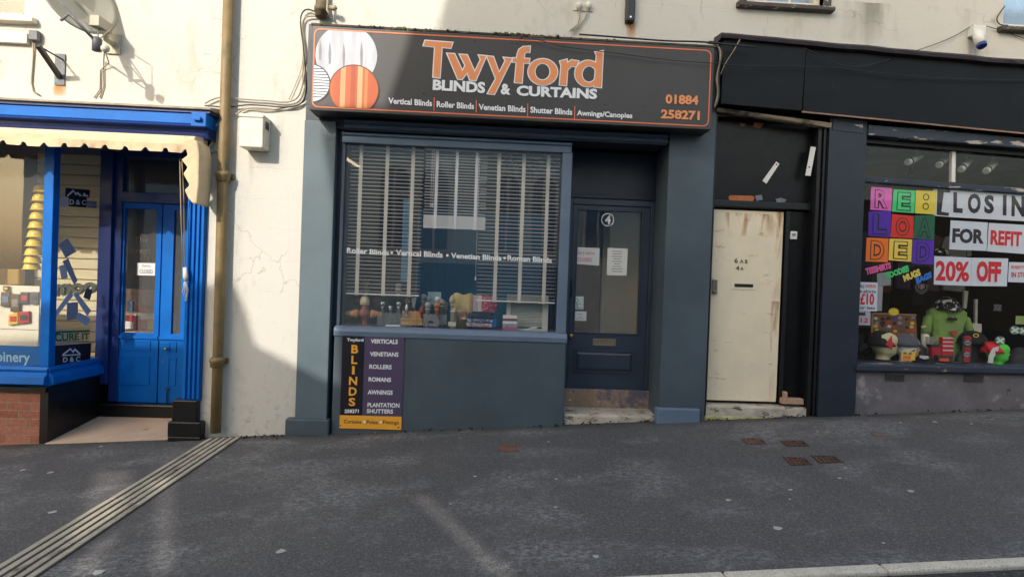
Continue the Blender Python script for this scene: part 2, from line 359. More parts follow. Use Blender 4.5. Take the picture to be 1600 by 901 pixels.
PAPER = M('white paper', L(226, 226, 224), .8, .03, 4, .05, 30)
INKR = flatm('red ink', (205, 40, 50)); INKK = flatm('black ink', (28, 26, 30)); INKP = flatm('faded pink ink', (214, 130, 140)); INKG = flatm('grey ink', (120, 120, 126))
RUSTY = M('rusty cast iron', L(104, 74, 60), .75, .25, 14, .5, 60, [(L(52, 42, 38), 20, (1, 1, 1), .52, .62)])
CHROME = M('brushed chrome', L(200, 200, 205), .22, .05, 8, 0, 20, metal=1, rvar=.05)
BRASS = M('aged brass', L(190, 160, 96), .3, .1, 8, 0, 20, metal=1, rvar=.05)
WOOD = M('turned pale wood', L(196, 140, 80), .5, .12, 12, .1, 40, vmap=(1, 1, 4))
WOODR = M('red brown wood', L(132, 66, 40), .45, .12, 12, .1, 40, vmap=(1, 1, 4))
SAGE = M('sage grey painted wood', L(172, 176, 158), .5, .05, 8, 0, 40)
ACR = M('frosted acrylic', L(176, 188, 192), .25, .06, 8, 0, 40)
KERB = M('granite kerb', L(216, 203, 184), .85, .12, 8, .6, 110, [(L(110, 104, 96), 120, (1, 1, 1), .56, .64)])
RIB = M('pale concrete drain ribs', L(172, 162, 144), .85, .2, 5, .4, 80, [(L(96, 88, 76), 10, (1, .3, 1), .58, .7)])
MOSS = M('moss', L(88, 90, 40), .95, .45, 12, .6, 60, [(L(64, 50, 34), 7, (1, 1, 1), .46, .6)])
MOSSD = M('damp dark moss', L(44, 42, 32), .95, .4, 20, .6, 60, [(L(72, 76, 34), 12, (1, 1, 1), .60, .7)])
GUM = flatm('flattened gum', (178, 174, 166), .7)
WINBL = M('net curtain blue', L(140, 170, 200), .7, .1, 10, 0, 20, vmap=(6, 1, 1))
TEAL = M('teal blind fabric', L(36, 104, 138), .75, .10, 3, .15, 60, vmap=(8, 1, 1))
STONEB = M('brown opposite stone', L(146, 122, 94), .85, .2, 3, .5, 8)
TEALW = M('grey teal opposite render', L(214, 230, 238), .85, .06, 2, .2, 20)
PALEST = M('pale window surround', L(224, 228, 228), .7, .06, 3, .1, 20)
OPPBL = M('blue opposite joinery', L(40, 108, 158), .5, .1, 3, 0, 20)

# ------------------------------------------------------------------ ground
PY0, PY1 = 1.3, -2.995
def gsheet(name, x0, x1, y0, y1, dz, mat, nx=1):
    b = MB(); vs = []; 
    for i in range(nx+1):
        x = x0+(x1-x0)*i/nx
        vs += [(x, -y0, gz(x, y0)+dz), (x, -y1, gz(x, y1)+dz)]
    b.add(vs, [(2*i, 2*i+1, 2*i+3, 2*i+2) for i in range(nx)])
    return structure(b.build(name, mat))
gsheet('ground', -60, 60, 60, -60, -.30, ROADM)
gsheet('pavement', -14, 14, PY0, PY1, 0, ASPHALT)
gsheet('road', -14, 14, PY1-.08, -9, -.018, ROADM)
b = MB()
joints = [-14]+[1.31+.86*i for i in range(-15, 14)]
for x0, x1 in zip(joints, joints[1:]):
    x0 += .004; x1 -= .004; vs = []
    for x in (x0, x1):
        for y in (PY1+.0, PY1-.085):
            vs += [(x, -y, gz(x, y)-.3), (x, -y, gz(x, y)+.006)]
    b.add(vs, [(0, 1, 3, 2), (4, 6, 7, 5), (0, 4, 5, 1), (2, 3, 7, 6), (0, 2, 6, 4), (1, 5, 7, 3)])
structure(b.build('kerb', KERB, bevel=.012))
def gprism(b, pts, h0, h1):                                # a low slab that follows the pavement; pts = (x,y)
    n = len(pts); vs = [(x, -y, gz(x, y)+h0) for x, y in pts]+[(x, -y, gz(x, y)+h1) for x, y in pts]
    b.add(vs, [list(range(n)), list(range(n, 2*n))]+[(i, (i+1) % n, n+(i+1) % n, n+i) for i in range(n)])
dr = thing('drain_channel', 'pale ribbed drain channel crossing the pavement from the downpipe to the kerb', 'drain')
b = MB(); gprism(b, [(-2.745, -.06), (-2.425, -.06), (-2.425, PY1), (-2.745, PY1)], .002, .005)
b.build('channel', M('dark drain slot', L(70, 62, 54), .9, .2, 10, .2, 40), dr)
b = MB()
for i in range(5):
    x = -2.74+i*.0665
    for y0, y1 in ((-.07, -1.62), (-1.63, PY1)):
        j = random.uniform(-.003, .003); gprism(b, [(x+j, y0), (x+.042+j, y0), (x+.042+j, y1), (x+j, y1)], .004, .016)
b.build('grating', RIB, dr, bevel=.004)

# iron covers let into the pavement
def cover(q, label, grid, mat=RUSTY):
    P = [gpx(x, y) for x, y in q]; t = thing('pavement_cover', label, 'cover', 'iron covers in the pavement')
    def at(a, c): p = (P[0]*(1-a)+P[1]*a)*(1-c)+(P[3]*(1-a)+P[2]*a)*c; return (p.x, p.y)
    b = MB(); gprism(b, [at(0, 0), at(1, 0), at(1, 1), at(0, 1)], .001, .004); b.build('plate', M('dark iron recess', L(58, 44, 40), .8, .2, 10, .2, 40) if grid else mat, t)
    b = MB()
    if grid:
        for i in range(grid):
            a0 = i/grid+.03
            for j in range(grid): c0 = j/grid+.04; gprism(b, [at(a0, c0), at(a0+.66/grid, c0), at(a0+.66/grid, c0+.62/grid), at(a0, c0+.62/grid)], .004, .008)
    else:
        for e in ((0, 0, 1, .12), (0, .88, 1, 1), (0, .12, .06, .88), (.94, .12, 1, .88)): gprism(b, [at(e[0], e[1]), at(e[2], e[1]), at(e[2], e[3]), at(e[0], e[3])], .004, .008)
    b.build('studs' if grid else 'rim', mat, t)
cover([(779, 696), (809, 697), (811, 705), (778, 705)], 'small brick red cover in the pavement below the blinds shop window', 0, M('brick red cover', L(118, 82, 68), .8, .2, 9, .3, 40))
cover([(1157, 685), (1188, 685), (1199, 694), (1168, 694)], 'rusty square pavement cover nearest the cream door step, a small hole in its middle', 0)
cover([(1218, 688), (1254, 688), (1265, 697), (1229, 697)], 'rusty studded pavement cover in front of the cream door, right of the plain one', 5)
cover([(1222, 713), (1257, 715), (1270, 726), (1236, 727)], 'rusty studded pavement cover, left one of the touching pair', 5)
cover([(1266, 711), (1304, 712), (1319, 722), (1280, 724)], 'rusty studded pavement cover, right one of the touching pair', 5)
cover([(1357, 675), (1381, 676), (1393, 681), (1368, 682)], 'small faded cover in the pavement below the clothes shop riser', 0, M('faded cover', L(110, 96, 92), .8, .2, 9, .3, 40))
for x, y, r in [(36, 734, 7), (79, 738, 8), (82, 800, 9), (154, 894, 11), (339, 714, 4), (439, 861, 9), (868, 792, 4), (742, 744, 5), (796, 745, 3), (869, 748, 4), (905, 745, 3), (857, 690, 4), (931, 869, 6), (1138, 781, 6), (1215, 825, 9), (1235, 765, 5), (1312, 747, 5), (1321, 731, 4), (1423, 767, 7), (1461, 659, 8), (1407, 660, 5), (1518, 662, 5), (1234, 780, 3), (704, 787, 3), (1380, 848, 3), (158, 697, 5), (718, 684, 3), (586, 676, 3), (1277, 674, 3), (1550, 655, 4)]:
    p = gpx(x, y); rr = r*.0030; b = MB(); k = random.random()*6
    gprism(b, [(p.x+rr*cos(a*pi/5)*(1+.25*sin(a*2.3+k)), p.y+rr*.9*sin(a*pi/5)*(1+.25*cos(a*1.7+k))) for a in range(10)], .002, .004)
    tag(b.build('gum_spot', GUM), 'small pale spot of trodden gum on the dark pavement', 'gum spot', 'trodden gum spots on the pavement')

# ------------------------------------------------------------------ the other side of the street (behind the camera; seen in reflections, shades the scene)
YB = -10.0
def back(u, z, y=0):                                       # where the sun ray that reaches this point crosses the far facade
    k = (y-YB); return (u-SUNDIR.x/SUNDIR.y*k, z-SUNDIR.z/SUNDIR.y*k)
edge = []  # facade outline shaped so that it shades all but the sunlit area
for x, y, d in [(-300, 478, 0), (250, 476, 0), (345, 445, 0), (362, 440, 0), (376, 470, 0), (398, 541, 0), (460, 572, .05), (506, 596, .05), (536, 606, .04), (531, 520, .04), (526, 320, .04), (506, 212, .06), (606, 172, .3), (640, 70, .3), (700, 0, 0), (770, -90, 0)]:
    u, z = A.px(x, y, d); edge.append(back(u, z, -d))
top = 11.4
outer = edge+[(1.3, top), (1.3, 5.6), (4.6, 5.6), (4.6, -1), (-12.5, -1), (-12.5, edge[0][1])]
holes = []  # slits invented in the facade to throw sun streaks on the pavement
for q in ([(149, 733), (208, 733), (195, 800), (112, 850)], [(243, 748), (273, 745), (272, 905), (239, 905)], [(636, 769), (668, 772), (818, 905), (776, 905)], [(150, 850), (190, 820), (150, 905), (95, 905)]):
    holes.append([back(gpx(x, y).x, gpx(x, y).z, gpx(x, y).y) for x, y in q])
cu = bpy.data.curves.new('facade', 'CURVE'); cu.dimensions = '2D'; cu.fill_mode = 'BOTH'; cu.extrude = .04
for poly in [outer]+holes:
    s = cu.splines.new('POLY'); s.points.add(len(poly)-1); s.use_cyclic_u = True
    for p, (x, z) in zip(s.points, poly): p.co = (x, z, 0, 1)
o = bpy.data.objects.new('facade', cu); COL.objects.link(o)
me = bpy.data.meshes.new_from_object(o.evaluated_get(bpy.context.evaluated_depsgraph_get())); bpy.data.objects.remove(o)
me.transform(Matrix.Translation((0, YB, 0)) @ Matrix.Rotation(pi/2, 4, 'X')); me.materials.clear(); me.materials.append(TEALW)
opp = thing('terrace_building', 'grey teal building across the street with arched windows, mirrored in the blinds shop glass', 'building')
o = bpy.data.objects.new('wall', me); COL.objects.link(o); o.parent = opp
b = MB(); b.box(-1, 1.25, 10.06, 15, -1, 10.8).box(1.26, 4.55, 10.06, 15, -1, 5.5); b.build('rear_wall', TEALW, opp)
def arch(xc, w, z0, z1, n=8):
    r = w/2; return [(xc-r, z0), (xc+r, z0)]+[(xc+r*cos(pi*i/n), z1-r+r*sin(pi*i/n)) for i in range(n+1)]
for xc, w_, z0, z1 in ((-2.6, .75, 2.3, 4.5), (-1.5, .75, 2.3, 4.5), (.5, .62, 2.3, 4.4), (1.5, .62, 2.3, 4.4), (3.2, .7, 2.3, 4.4)):
    b = MB(); b.prism(arch(xc, w_+.2, z0-.1, z1+.1), 9.8, 9.94); f = b.build('window', PALEST, opp)
    b = MB(); b.prism(arch(xc, w_, z0, z1), 9.78, 9.82); b.build('pane', OPPBL, f)
    b = MB(); b.box(xc-.03, xc+.03, 9.76, 9.785, z0, z1-.05).box(xc-w_/2, xc+w_/2, 9.76, 9.783, z1-.75, z1-.69); b.build('sash_bar', PALEST, f)
b = MB(); b.box(-1.9, 2.2, 9.8, 9.93, -.6, 1.9); b.build('shopfront', OPPBL, opp)
b = MB(); b.box(-12.4, 4.6, 9.7, 9.95, -.8, -.3); b.build('plinth', PALEST, opp)
b = MB(); b.box(4.65, 20, 10, 15, -1, 4.2)
tag(b.build('stone_building', STONEB), 'low brown stone building across the street, mirrored in the shop door glass', 'building')

# ------------------------------------------------------------------ rendered terrace wall
bld = thing('rendered_building', 'cream rendered terrace wall with small sash windows above the three shops', 'building')
def wall_cells(b, u0, u1, z0, z1, holes, d0, d1):
    us = sorted({u0, u1, *[h[0] for h in holes], *[h[1] for h in holes]}); zs = sorted({z0, z1, *[h[2] for h in holes], *[h[3] for h in holes]})
    us = [u for u in us if u0 <= u <= u1]; zs = [z for z in zs if z0 <= z <= z1]
    for a, c in zip(us, us[1:]):
        for e, g in zip(zs, zs[1:]):
            um, zm = (a+c)/2, (e+g)/2
            if not any(h[0] < um < h[1] and h[2] < zm < h[3] for h in holes): b.box(a, c, d0, d1, e, g)
wl = (-5.7, -4.70, 3.92, 5.3); wr = (2.62, 3.46, 4.495, 6.0); wf = (5.45, 6.5, 4.40, 5.8)
b = MB(); wall_cells(b, -9, 9, 3.02, 7.5, [wl, wr, wf, (2.33, 9, 3.02, 3.42)], -.35, 0)
b.box(-2.98, -1.70, -.35, 0, -.7, 3.02)
b.box(-9, -5.9, -.35, -.2, -.9, 3.02).box(6.4, 9, -.35, 0, -.7, 3.02)
b.build('wall', RENDER, bld)
b = MB(); b.box(-9, 9, -5, -4.8, -1, 7.4); b.box(-9, 9, -4.8, -.36, 7.3, 7.5); b.box(-9.1, -9, -5, -.35, -1, 7.5); b.box(9, 9.1, -5, -.35, -1, 7.5); b.build('rear_shell', INTD, bld)
b = MB(); b.box(-9, 9, -4.8, -.36, 3.35, 3.5); b.build('upper_floor', INTD, bld)
WFRAME = M('white sash paint', L(216, 210, 196), .5, .08, 6, .1, 40); WDARK = M('dark flaking sill paint', L(74, 66, 62), .6, .2, 9, .4, 40, [(L(190, 180, 170), 22, (.5, 1, 1), .60, .64)])
def upper_window(h, fm, bars, sill_m, sw, curtain=True):
    f = MB(); u0, u1, z0, z1 = h; t = .06
    f.box(u0, u0+t, -.16, -.06, z0, z1).box(u1-t, u1, -.16, -.06, z0, z1).box(u0+t, u1-t, -.16, -.06, z0, z0+t).box(u0+t, u1-t, -.16, -.06, z1-t, z1)
    for k in bars: x = u0+(u1-u0)*k; f.box(x-.012, x+.012, -.14, -.08, z0+t, z1-t)
    F = f.build('window_frame', fm, bld, .006)
    g = MB(); g.box(u0+t, u1-t, -.115, -.109, z0+t, z1-t); g.build('pane', GLASS, F)
    if curtain: c = MB(); c.box(u0+.02, u1-.02, -.30, -.28, z0, z1); c.build('net_curtain', WINBL, F)
    s = MB(); s.profile(u0-sw, u1+sw, [(-.05, z0), (.07, z0-.02), (.07, z0-.065), (-.05, z0-.075)]); s.build('window_sill', sill_m, bld, .008)
upper_window(wl, WFRAME, [.5], WFRAME, .12, False)
upper_window(wr, WFRAME, [.3, .62], WDARK, .1)
upper_window(wf, WFRAME, [.5], WDARK, .06)
for e in ((2.55, 2.62), (3.46, 3.53)): MB().box(e[0], e[1], -.10, .035, 4.495, 5.9).build('window_surround', WDARK, bld)
b = MB(); b.pbox(-30, 50, 42, 66, 0, .045); b.build('trunking', WFRAME, bld, .006)
for q, m_ in (((82, 134, 104, 151), RUST_STAIN), ((978, 34, 993, 60), RUST_STAIN), ((1510, 74, 1545, 96), GREY_STAIN), ((388, 228, 408, 290), GREY_STAIN), ((1315, 2, 1525, 78), BLOTCH)):
    b = MB(); u0, z1 = A.px(q[0], q[1]); u1, z0 = A.px(q[2], q[3]); b.flat([(u0, z0), (u1, z0), (u1, z1), (u0, z1)], .003); b.build('stain', m_, bld)

# ------------------------------------------------------------------ blue shop on the left
bs = thing('blue_shopfront', 'bright blue painted timber shopfront with a bay window and double door', 'shopfront')
def pu(x, y, d=0): return A.px(x, y, d)[0]
def pz(x, y, d=0): return A.px(x, y, d)[1]
uL = -6.6; uR = pu(325, 170, .25)
zt, zf1, zf0 = pz(160, 158, .28), pz(160, 164, .2), pz(160, 187, .2)
b = MB(); b.profile(uL, uR+.02, [(0, zt+.05), (.24, zt), (.24, zt-.022), (0, zt-.02)]); b.build('lead_ledge', LEAD, bs, .004)
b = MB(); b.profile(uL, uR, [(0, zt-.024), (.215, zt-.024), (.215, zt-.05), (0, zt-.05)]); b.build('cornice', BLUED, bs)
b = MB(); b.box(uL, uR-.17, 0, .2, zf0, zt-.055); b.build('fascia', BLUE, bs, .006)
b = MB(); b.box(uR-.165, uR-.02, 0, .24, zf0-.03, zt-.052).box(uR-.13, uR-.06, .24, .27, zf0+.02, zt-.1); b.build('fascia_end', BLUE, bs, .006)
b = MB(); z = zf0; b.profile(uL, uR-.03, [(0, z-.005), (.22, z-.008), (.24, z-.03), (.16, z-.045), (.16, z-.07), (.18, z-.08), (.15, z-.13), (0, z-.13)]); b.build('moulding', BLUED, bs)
# bay: front pane, corner post, angled side pane, stall base
c0u = pu(80, 420, 0); side = Fr(c0u, 0, radians(86))                     # frame of the bay side, going back from the corner
DB = -.78
b = MB(); zs0, zs1 = pz(40, 600), pz(40, 541); zg0 = pz(40, 572)
b.profile(uL, c0u, [(-.25, zg0), (.0, zg0), (.02, zg0-.03), (.01, zg0-.06), (.05, zg0-.1), (.06, zg0-.17), (.0, zg0-.2), (-.25, zg0-.2)]); 
b.build('stall_moulding', BLUE, bs, .004)
b = MB(side); b.profile(.0, .80, [(-.25, zg0), (.0, zg0), (.02, zg0-.03), (.01, zg0-.06), (.05, zg0-.1), (.06, zg0-.17), (.0, zg0-.2), (-.25, zg0-.2)]); b.build('side_moulding', BLUE, bs, .004)
b = MB(); b.box(uL, c0u, -.2, .03, zg0-.255, zg0-.205); b.build('base_rail', BLACKG, bs)
b = MB(); b.box(uL, c0u-.004, -.25, .0, -.8, zg0-.257); b.build('brick_base', BRICK, bs)
b = MB(side); b.box(-.005, .80, -.2, .012, -.8, zg0-.203); b.build('side_base', BLACKG, bs)
zh = pz(100, 215, 0)
b = MB(); b.box(c0u-.095, c0u, -.09, .0, zg0, zh); b.build('corner_post', BLUE, bs, .006)
b = MB(); b.box(uL, c0u-.1, -.05, -.03, zs1, zg0+.002); 
b = MB(); b.box(uL, c0u-.10, -.046, -.04, zg0, zh); b.build('front_pane', DUSTY, bs)
b = MB(side); b.box(.0, .78, -.046, -.04, zg0, zh); b.build('side_pane', DUSTY, bs)
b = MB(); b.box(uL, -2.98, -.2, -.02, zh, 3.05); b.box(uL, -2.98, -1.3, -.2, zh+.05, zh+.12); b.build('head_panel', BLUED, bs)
JOB = M('joinery blue sign vinyl', L(10, 96, 165), .4, .04, 3, 0, 20)
b = MB(); b.box(uL, c0u-.1, -.039, -.036, zg0, zs1+.0); b.build('sign_strip', JOB, bs)
b = MB(); text(b, 'Joinery', [(-14, 548), (47, 550), (47, 571), (-14, 569)], -.033, .02); b.build('lettering', M('pale blue vinyl', L(150, 190, 215), .5, .02, 2, 0, 20), bs)
# door set back in the lobby
pl0, pl1 = pu(287, 470, .05), pu(316, 470, .05)
D = -.75
b = MB(); b.box(pl0-.02, pl0+.002, D-.1, D+.03, -.3, 3.0); b.pbox(152, 235, 172, 600, D-.1, D+.06); b.pbox(174, 240, 188, 627, D-.1, D+.02); b.build('door_post', BLUED, bs, .006)
uo0, uo1 = pu(188, 420, D), pu(300, 420, D); zd0 = pz(215, 628, D); zd1 = pz(230, 318, D); ztr = pz(230, 301, D); ztt = pz(230, 246, D)
b = MB(); b.box(uo0, uo1+.3, D-.06, D+.03, zd1+.003, ztr); b.build('transom_rail', BLUED, bs, .008)
b = MB(); b.box(uo0-.02, uo1+.3, D-.06, D+.02, ztt, zh+.05); b.build('door_head', BLUED, bs)
b = MB(); b.box(uo0, uo1+.3, D-.03, D-.024, ztr, ztt); b.build('transom_pane', DUSTY, bs)
def leaf(name, x0, x1, gx0, gx1, hinge):
    u0, u1 = pu(x0, 470, D), pu(x1, 470, D); g0, g1 = pu(gx0, 420, D), pu(gx1, 420, D); zg = pz(220, 520, D); zgt = pz(220, 326, D)
    m = MB(); wall_cells(m, u0, u1, zd0, zd1, [(g0, g1, zg, zgt)], D-.045, D)
    o = m.build(name, BLUE, bs)
    g = MB(); g.box(g0-.005, g1+.005, D-.025, D-.02, zg-.005, zgt+.005); g.build('door_pane', DUSTY, o)
    g = MB()
    for y0, y1 in ((532, 548), (557, 601)):
        a, c = pz(220, y1, D), pz(220, y0, D); k0, k1 = g0-.02, g1-.03
        g.box(k0, k1, D, D+.008, c-.012, c).box(k0, k1, D, D+.008, a, a+.012).box(k0, k0+.012, D, D+.008, a+.012, c-.012).box(k1-.012, k1, D, D+.008, a+.012, c-.012)
    g.box(u0, u1, D, D+.02, pz(220, 530, D)+.01, pz(220, 527, D)+.02)
    g.build('panel_moulding', BLUE, o)
    return o
lf = leaf('door', 187, 249, 193, 243, 0); rf = leaf('door', 251, 300, 270, 284, 1)
rf['label'] = 'narrow right leaf of the blue double door'; lf['label'] = 'wide left leaf of the blue double door'
b = MB(); u, z = A.px(258, 545, D+.05); b.lathe(u, D+.04, [(.001, z-.018), (.016, z-.012), (.02, z), (.016, z+.012), (.001, z+.018)]); b.build('knob', BRASS, rf)
b = MB(); u, z = A.px(255, 564, D); b.axis((u, D, z), (u, D+.006, z), [(0, .012), (1, .012)]).box(u-.004, u+.004, D+.006, D+.009, z-.008, z+.004); b.build('keyhole', CHROME, rf)
b = MB(); b.tube([(pu(262, 605, D), D+.02, pz(262, 605, D)), (pu(262, 628, D), D+.02, pz(262, 628, D))], .007).tube([(pu(258, 606, D), D+.02, pz(258, 606, D)), (pu(268, 606, D), D+.02, pz(268, 606, D))], .005); b.build('bolt', BLKM, rf)
b = MB(); b.box(uo0-.25, uo1+.35, D-.1, D+.06, -.6, zd0-.02); b.profile(uo0-.12, uo1+.3, [(D-.05, zd0-.004), (D+.08, zd0-.006), (D+.09, zd0-.03), (D+.02, zd0-.045), (D-.05, zd0-.045)]); b.build('doorstep', BLACKG, bs, .008)
uth0, uth1 = c0u+.01, pu(262, 680, .05)
b = MB(); b.add([(uth0, .03, gz(uth0, 0)+.006), (uth1, .03, gz(uth1, 0)+.006), (uth1+.3, D, zd0-.15), (uth0, D, zd0-.15), (uth0, .03, -.9), (uth1, .03, -.9), (uth1+.3, D, -.9), (uth0, D, -.9)], [(0, 1, 2, 3), (0, 1, 5, 4), (4, 5, 6, 7), (1, 2, 6, 5), (2, 3, 7, 6), (3, 0, 4, 7)]); b.build('threshold', PINKSLAB, bs)
# right hand pilaster with flutes, standing on black blocks
zp0 = pz(290, 626, .05); zp1 = pz(300, 232, .05)
b = MB(); b.box(pl0, pl1, -.3, .03, zp0, zp1)
for k in range(4):
    x = pl0+.02+k*.045; b.box(x, x+.022, .03, .05, zp0+.02, zp1)
b.build('pilaster', BLUE, bs, .005)
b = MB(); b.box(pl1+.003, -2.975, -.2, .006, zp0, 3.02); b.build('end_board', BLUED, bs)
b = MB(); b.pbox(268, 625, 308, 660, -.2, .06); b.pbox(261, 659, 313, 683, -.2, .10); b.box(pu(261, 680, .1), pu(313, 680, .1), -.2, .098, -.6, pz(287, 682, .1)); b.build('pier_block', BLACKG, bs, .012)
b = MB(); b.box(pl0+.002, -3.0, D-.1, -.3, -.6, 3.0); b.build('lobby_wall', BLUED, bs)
# interior of the blue shop
b = MB(); b.box(-8, -2.99, -2.6, -2.5, -1, 3.3).box(-8, -2.99, -2.5, -.02, -1, -.9).box(-2.995, -2.985, -2.5, -.3, -.9, 3.3).box(-8, -7.9, -2.5, 0, -.9, 3.3).box(-8, -2.99, -2.6, -.2, 3.3, 3.34); b.build('interior', INT, bs)
b = MB(); b.box(uL, c0u-.02, -1.15, -.05, zg0-.03, zg0-.003); b.build('display_shelf', INTC, bs)
# slatted display boards behind the side pane
SLW = M('cream slatted display board', L(226, 212, 172), .6, .06, 3, .05, 20)
b = MB(); zz = zg0
while zz < 2.9:
    b.box(-5.42, -4.46, -1.2, -1.16, zz, zz+.112); zz += .125
b.box(-5.42, -4.46, -1.22, -1.201, zg0, 2.95); b.build('slatted_board', SLW, bs)
# awning: rolled canvas with a scalloped valance
aw = thing('shop_awning', 'rolled cream canvas awning with a scalloped valance over the blue shop window', 'awning')
CANV = M('cream awning canvas', L(214, 190, 156), .85, .12, 4, .4, 14, [(L(150, 128, 104), 5, (1, 1, .5), .6, .8)], bd=.02)
ua1 = pu(300, 235, .36); DA = .34
zA1 = pz(150, 208, DA); zA0 = pz(150, 231, DA); 
vs = []; n = 220; u0 = -6.4; per = .187
b = MB(); 
for i in range(n+1):
    u = u0+(ua1-u0)*i/n; ph = ((ua1-u)/per+.12) % 1
    notch = .07*max(0, 1-abs(ph-.5)/.17)
    notch = min(notch, .036)
    sag = .012*sin(u*3.1)+.01*sin(u*7.7); slope = .006*(u+5)
    for d, z in ((.06, zA1+.06), (DA-.03, zA1+.02), (DA, zA1-.03), (DA+.006+sag*.4, (zA1+zA0)/2), (DA+.002, zA0+notch-slope+sag*.4), (DA-.012, zA0+notch-slope+sag*.4), (DA-.02, (zA1+zA0)/2), (.06, zA1-.03)): vs.append((u, d, z))
b.add(vs, [(i*8+k, i*8+(k+1) % 8, i*8+8+(k+1) % 8, i*8+8+k) for i in range(n) for k in range(8)]+[tuple(range(8)), tuple(n*8+k for k in range(8))]); b.build('canvas', CANV, aw)
b = MB()
P = [A.px(x, y, DA) for x, y in ((287, 219), (301, 216), (310, 222), (313, 240), (312, 290), (309, 318), (303, 319), (295, 310), (289, 297), (297, 290), (287, 272), (294, 262), (284, 250), (294, 243))]
b.prism(P, .1, DA+.02); b.build('drooping_end', CANV, aw, .015)
b = MB(); b.tube([(u0, .2, zA1-.03), (ua1+.02, .2, zA1-.03)], .035); b.build('roller', OFFW, aw)
b = MB(); b.tube([A.px(281, 247, .2)[:1]+(.2, A.px(281, 247, .2)[1]), (pu(283, 340, .1), .1, pz(283, 340, .1)), (pu(286, 420, .08), .08, pz(286, 420, .08))], .005).tube([(pu(284, 247, .2), .2, pz(284, 247, .2)), (pu(287, 300, .1), .1, pz(287, 300, .1)), (pu(289, 425, .08), .08, pz(289, 425, .08))], .005); b.build('cord', CABLE, aw)
b = MB(); b.tube([(pu(289, 418, .09), .09, pz(289, 418, .09)), (pu(290, 432, .1), .1, pz(290, 432, .1)), (pu(291, 440, .09), .09, pz(291, 440, .09))], [.02, .026, .015])
for k in range(3): b.tube([(pu(288+k*2, 440, .09), .09+.01*k, pz(288, 440, .09)), (pu(286+k*3, 455, .09), .095, pz(288, 455, .09)), (pu(289+k, 470-k*2, .09), .09, pz(289, 470, .09)), (pu(292+k, 455, .09), .09, pz(292, 452, .09)), (pu(290, 440, .09), .09, pz(290, 440, .09))], .004)
b.build('cord_hank', OFFW, aw)

# ------------------------------------------------------------------ blinds shop
gs = thing('blinds_shopfront', 'slate blue shopfront of the blinds shop with its big window and half glazed door', 'shopfront')
zb = 3.02
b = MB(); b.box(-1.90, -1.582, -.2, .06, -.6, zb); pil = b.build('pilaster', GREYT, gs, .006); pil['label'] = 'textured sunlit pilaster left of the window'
b = MB(); b.pbox(445, 655, 513, 682, 0, .10); b.box(pu(445, 670, .1), pu(513, 670, .1), 0, .098, -.6, pz(479, 681, .1)); b.build('plinth', GREY, pil, .012)
b = MB(); b.box(1.85, 2.335, -.2, .06, -.5, 3.30); pir = b.build('pilaster', GREY, gs, .006); pir['label'] = 'broad smooth pilaster right of the door'
b = MB(); b.pbox(1026, 638, 1094, 670, 0, .10); b.box(pu(1026, 660, .1), pu(1094, 660, .1), 0, .098, -.5, pz(1060, 669, .1)); b.build('plinth', GREYL, pir, .014)
b = MB(); b.box(-1.9, 2.335, -.2, .03, 2.955, 4.0); b.build('fascia_backing', NAVY, gs)
zs = .945
ru0, ru1 = pu(520, 580, .06), pu(883, 590, .06)
b = MB(); b.box(ru0, ru1, -.25, .05, -.6, zs-.07); b.build('stall_riser', GREY, gs, .01)
b = MB(); b.profile(ru0-.005, ru1+.005, [(-.1, zs), (.02, zs-.002), (.055, zs-.02), (.066, zs-.05), (.06, zs-.10), (-.1, zs-.10)]); b.build('window_sill', GREYL, gs, .004)
wu0, wu1 = pu(535.5, 360, .0), pu(893, 240, .0); wz1 = pz(715, 226, .03)
b = MB(); b.box(-1.582, wu0-.031, -.3, -.03, zs-.1, 2.955); b.build('side_board', NAVY, gs)
# mouldings over the window
def lerpq(q, a, c): return None
u0, u1 = pu(537, 195, .14), pu(1045, 213, .14); z1_, z0_ = pz(790, 197, .14), pz(790, 211, .14)
b = MB(); h = z1_-z0_; b.profile(u0, u1, [(.02, z1_), (.12, z1_), (.14, z1_-h*.2), (.12, z1_-h*.45), (.11, z1_-h*.5), (.14, z1_-h*.7), (.12, z0_), (.02, z0_)]); b.build('shutter_box', GREYW, gs, .004)
b = MB(); b.box(u0, u1-.02, -.2, .10, z0_-.012, z0_-.003); b.build('soffit_board', NAVY, gs)
wu0, wu1 = pu(535.5, 360, .0), pu(893, 240, .0); wz1 = pz(715, 226, .03)
b = MB(); hz = pz(715, 213, .05); b.profile(wu0-.03, pu(894, 230, .05), [(-.05, hz), (.05, hz-.01), (.055, hz-.035), (.03, hz-.045), (.03, wz1-.03), (-.05, wz1-.03)]); b.build('window_head', GREYL, gs, .004)
pu0_, pu1_ = pu(873, 420, .02), pu(888, 420, .02)
b = MB(); b.box(pu0_, pu1_, -.06, .02, zs, wz1-.02); b.build('window_post', GREYL, gs, .006)
b = MB(); b.box(wu0-.03, wu0-.0, -.06, .0, zs, wz1-.02); b.build('left_bead', GREYW, gs)
b = MB(); b.box(wu0, pu0_, -.035, -.029, zs-.01, wz1); b.build('window_pane', GLASS, gs)
b = MB()
text(b, 'Roller Blinds', b8(82, 776, 330, 792, 330, 822, 82, 809), -.025, .03)
text(b, 'Vertical Blinds', b8(370, 788, 645, 803, 645, 836, 370, 822), -.025, .03)
text(b, 'Venetian Blinds', b8(693, 806, 990, 822, 990, 853, 693, 838), -.025, .03)
text(b, 'Roman Blinds', b8(1025, 820, 1285, 835, 1285, 866, 1025, 852), -.025, .03)
for x, y in b8(346, 806, 672, 822, 1008, 838):
    u, z = A.px(x, y, -.025); b.marks.append((len(b.v), len(b.f))); b.flat([(u+.014*cos(k*pi/6), z+.014*sin(k*pi/6)) for k in range(12)], -.025)
b.build('lettering', VWHITE, gs)
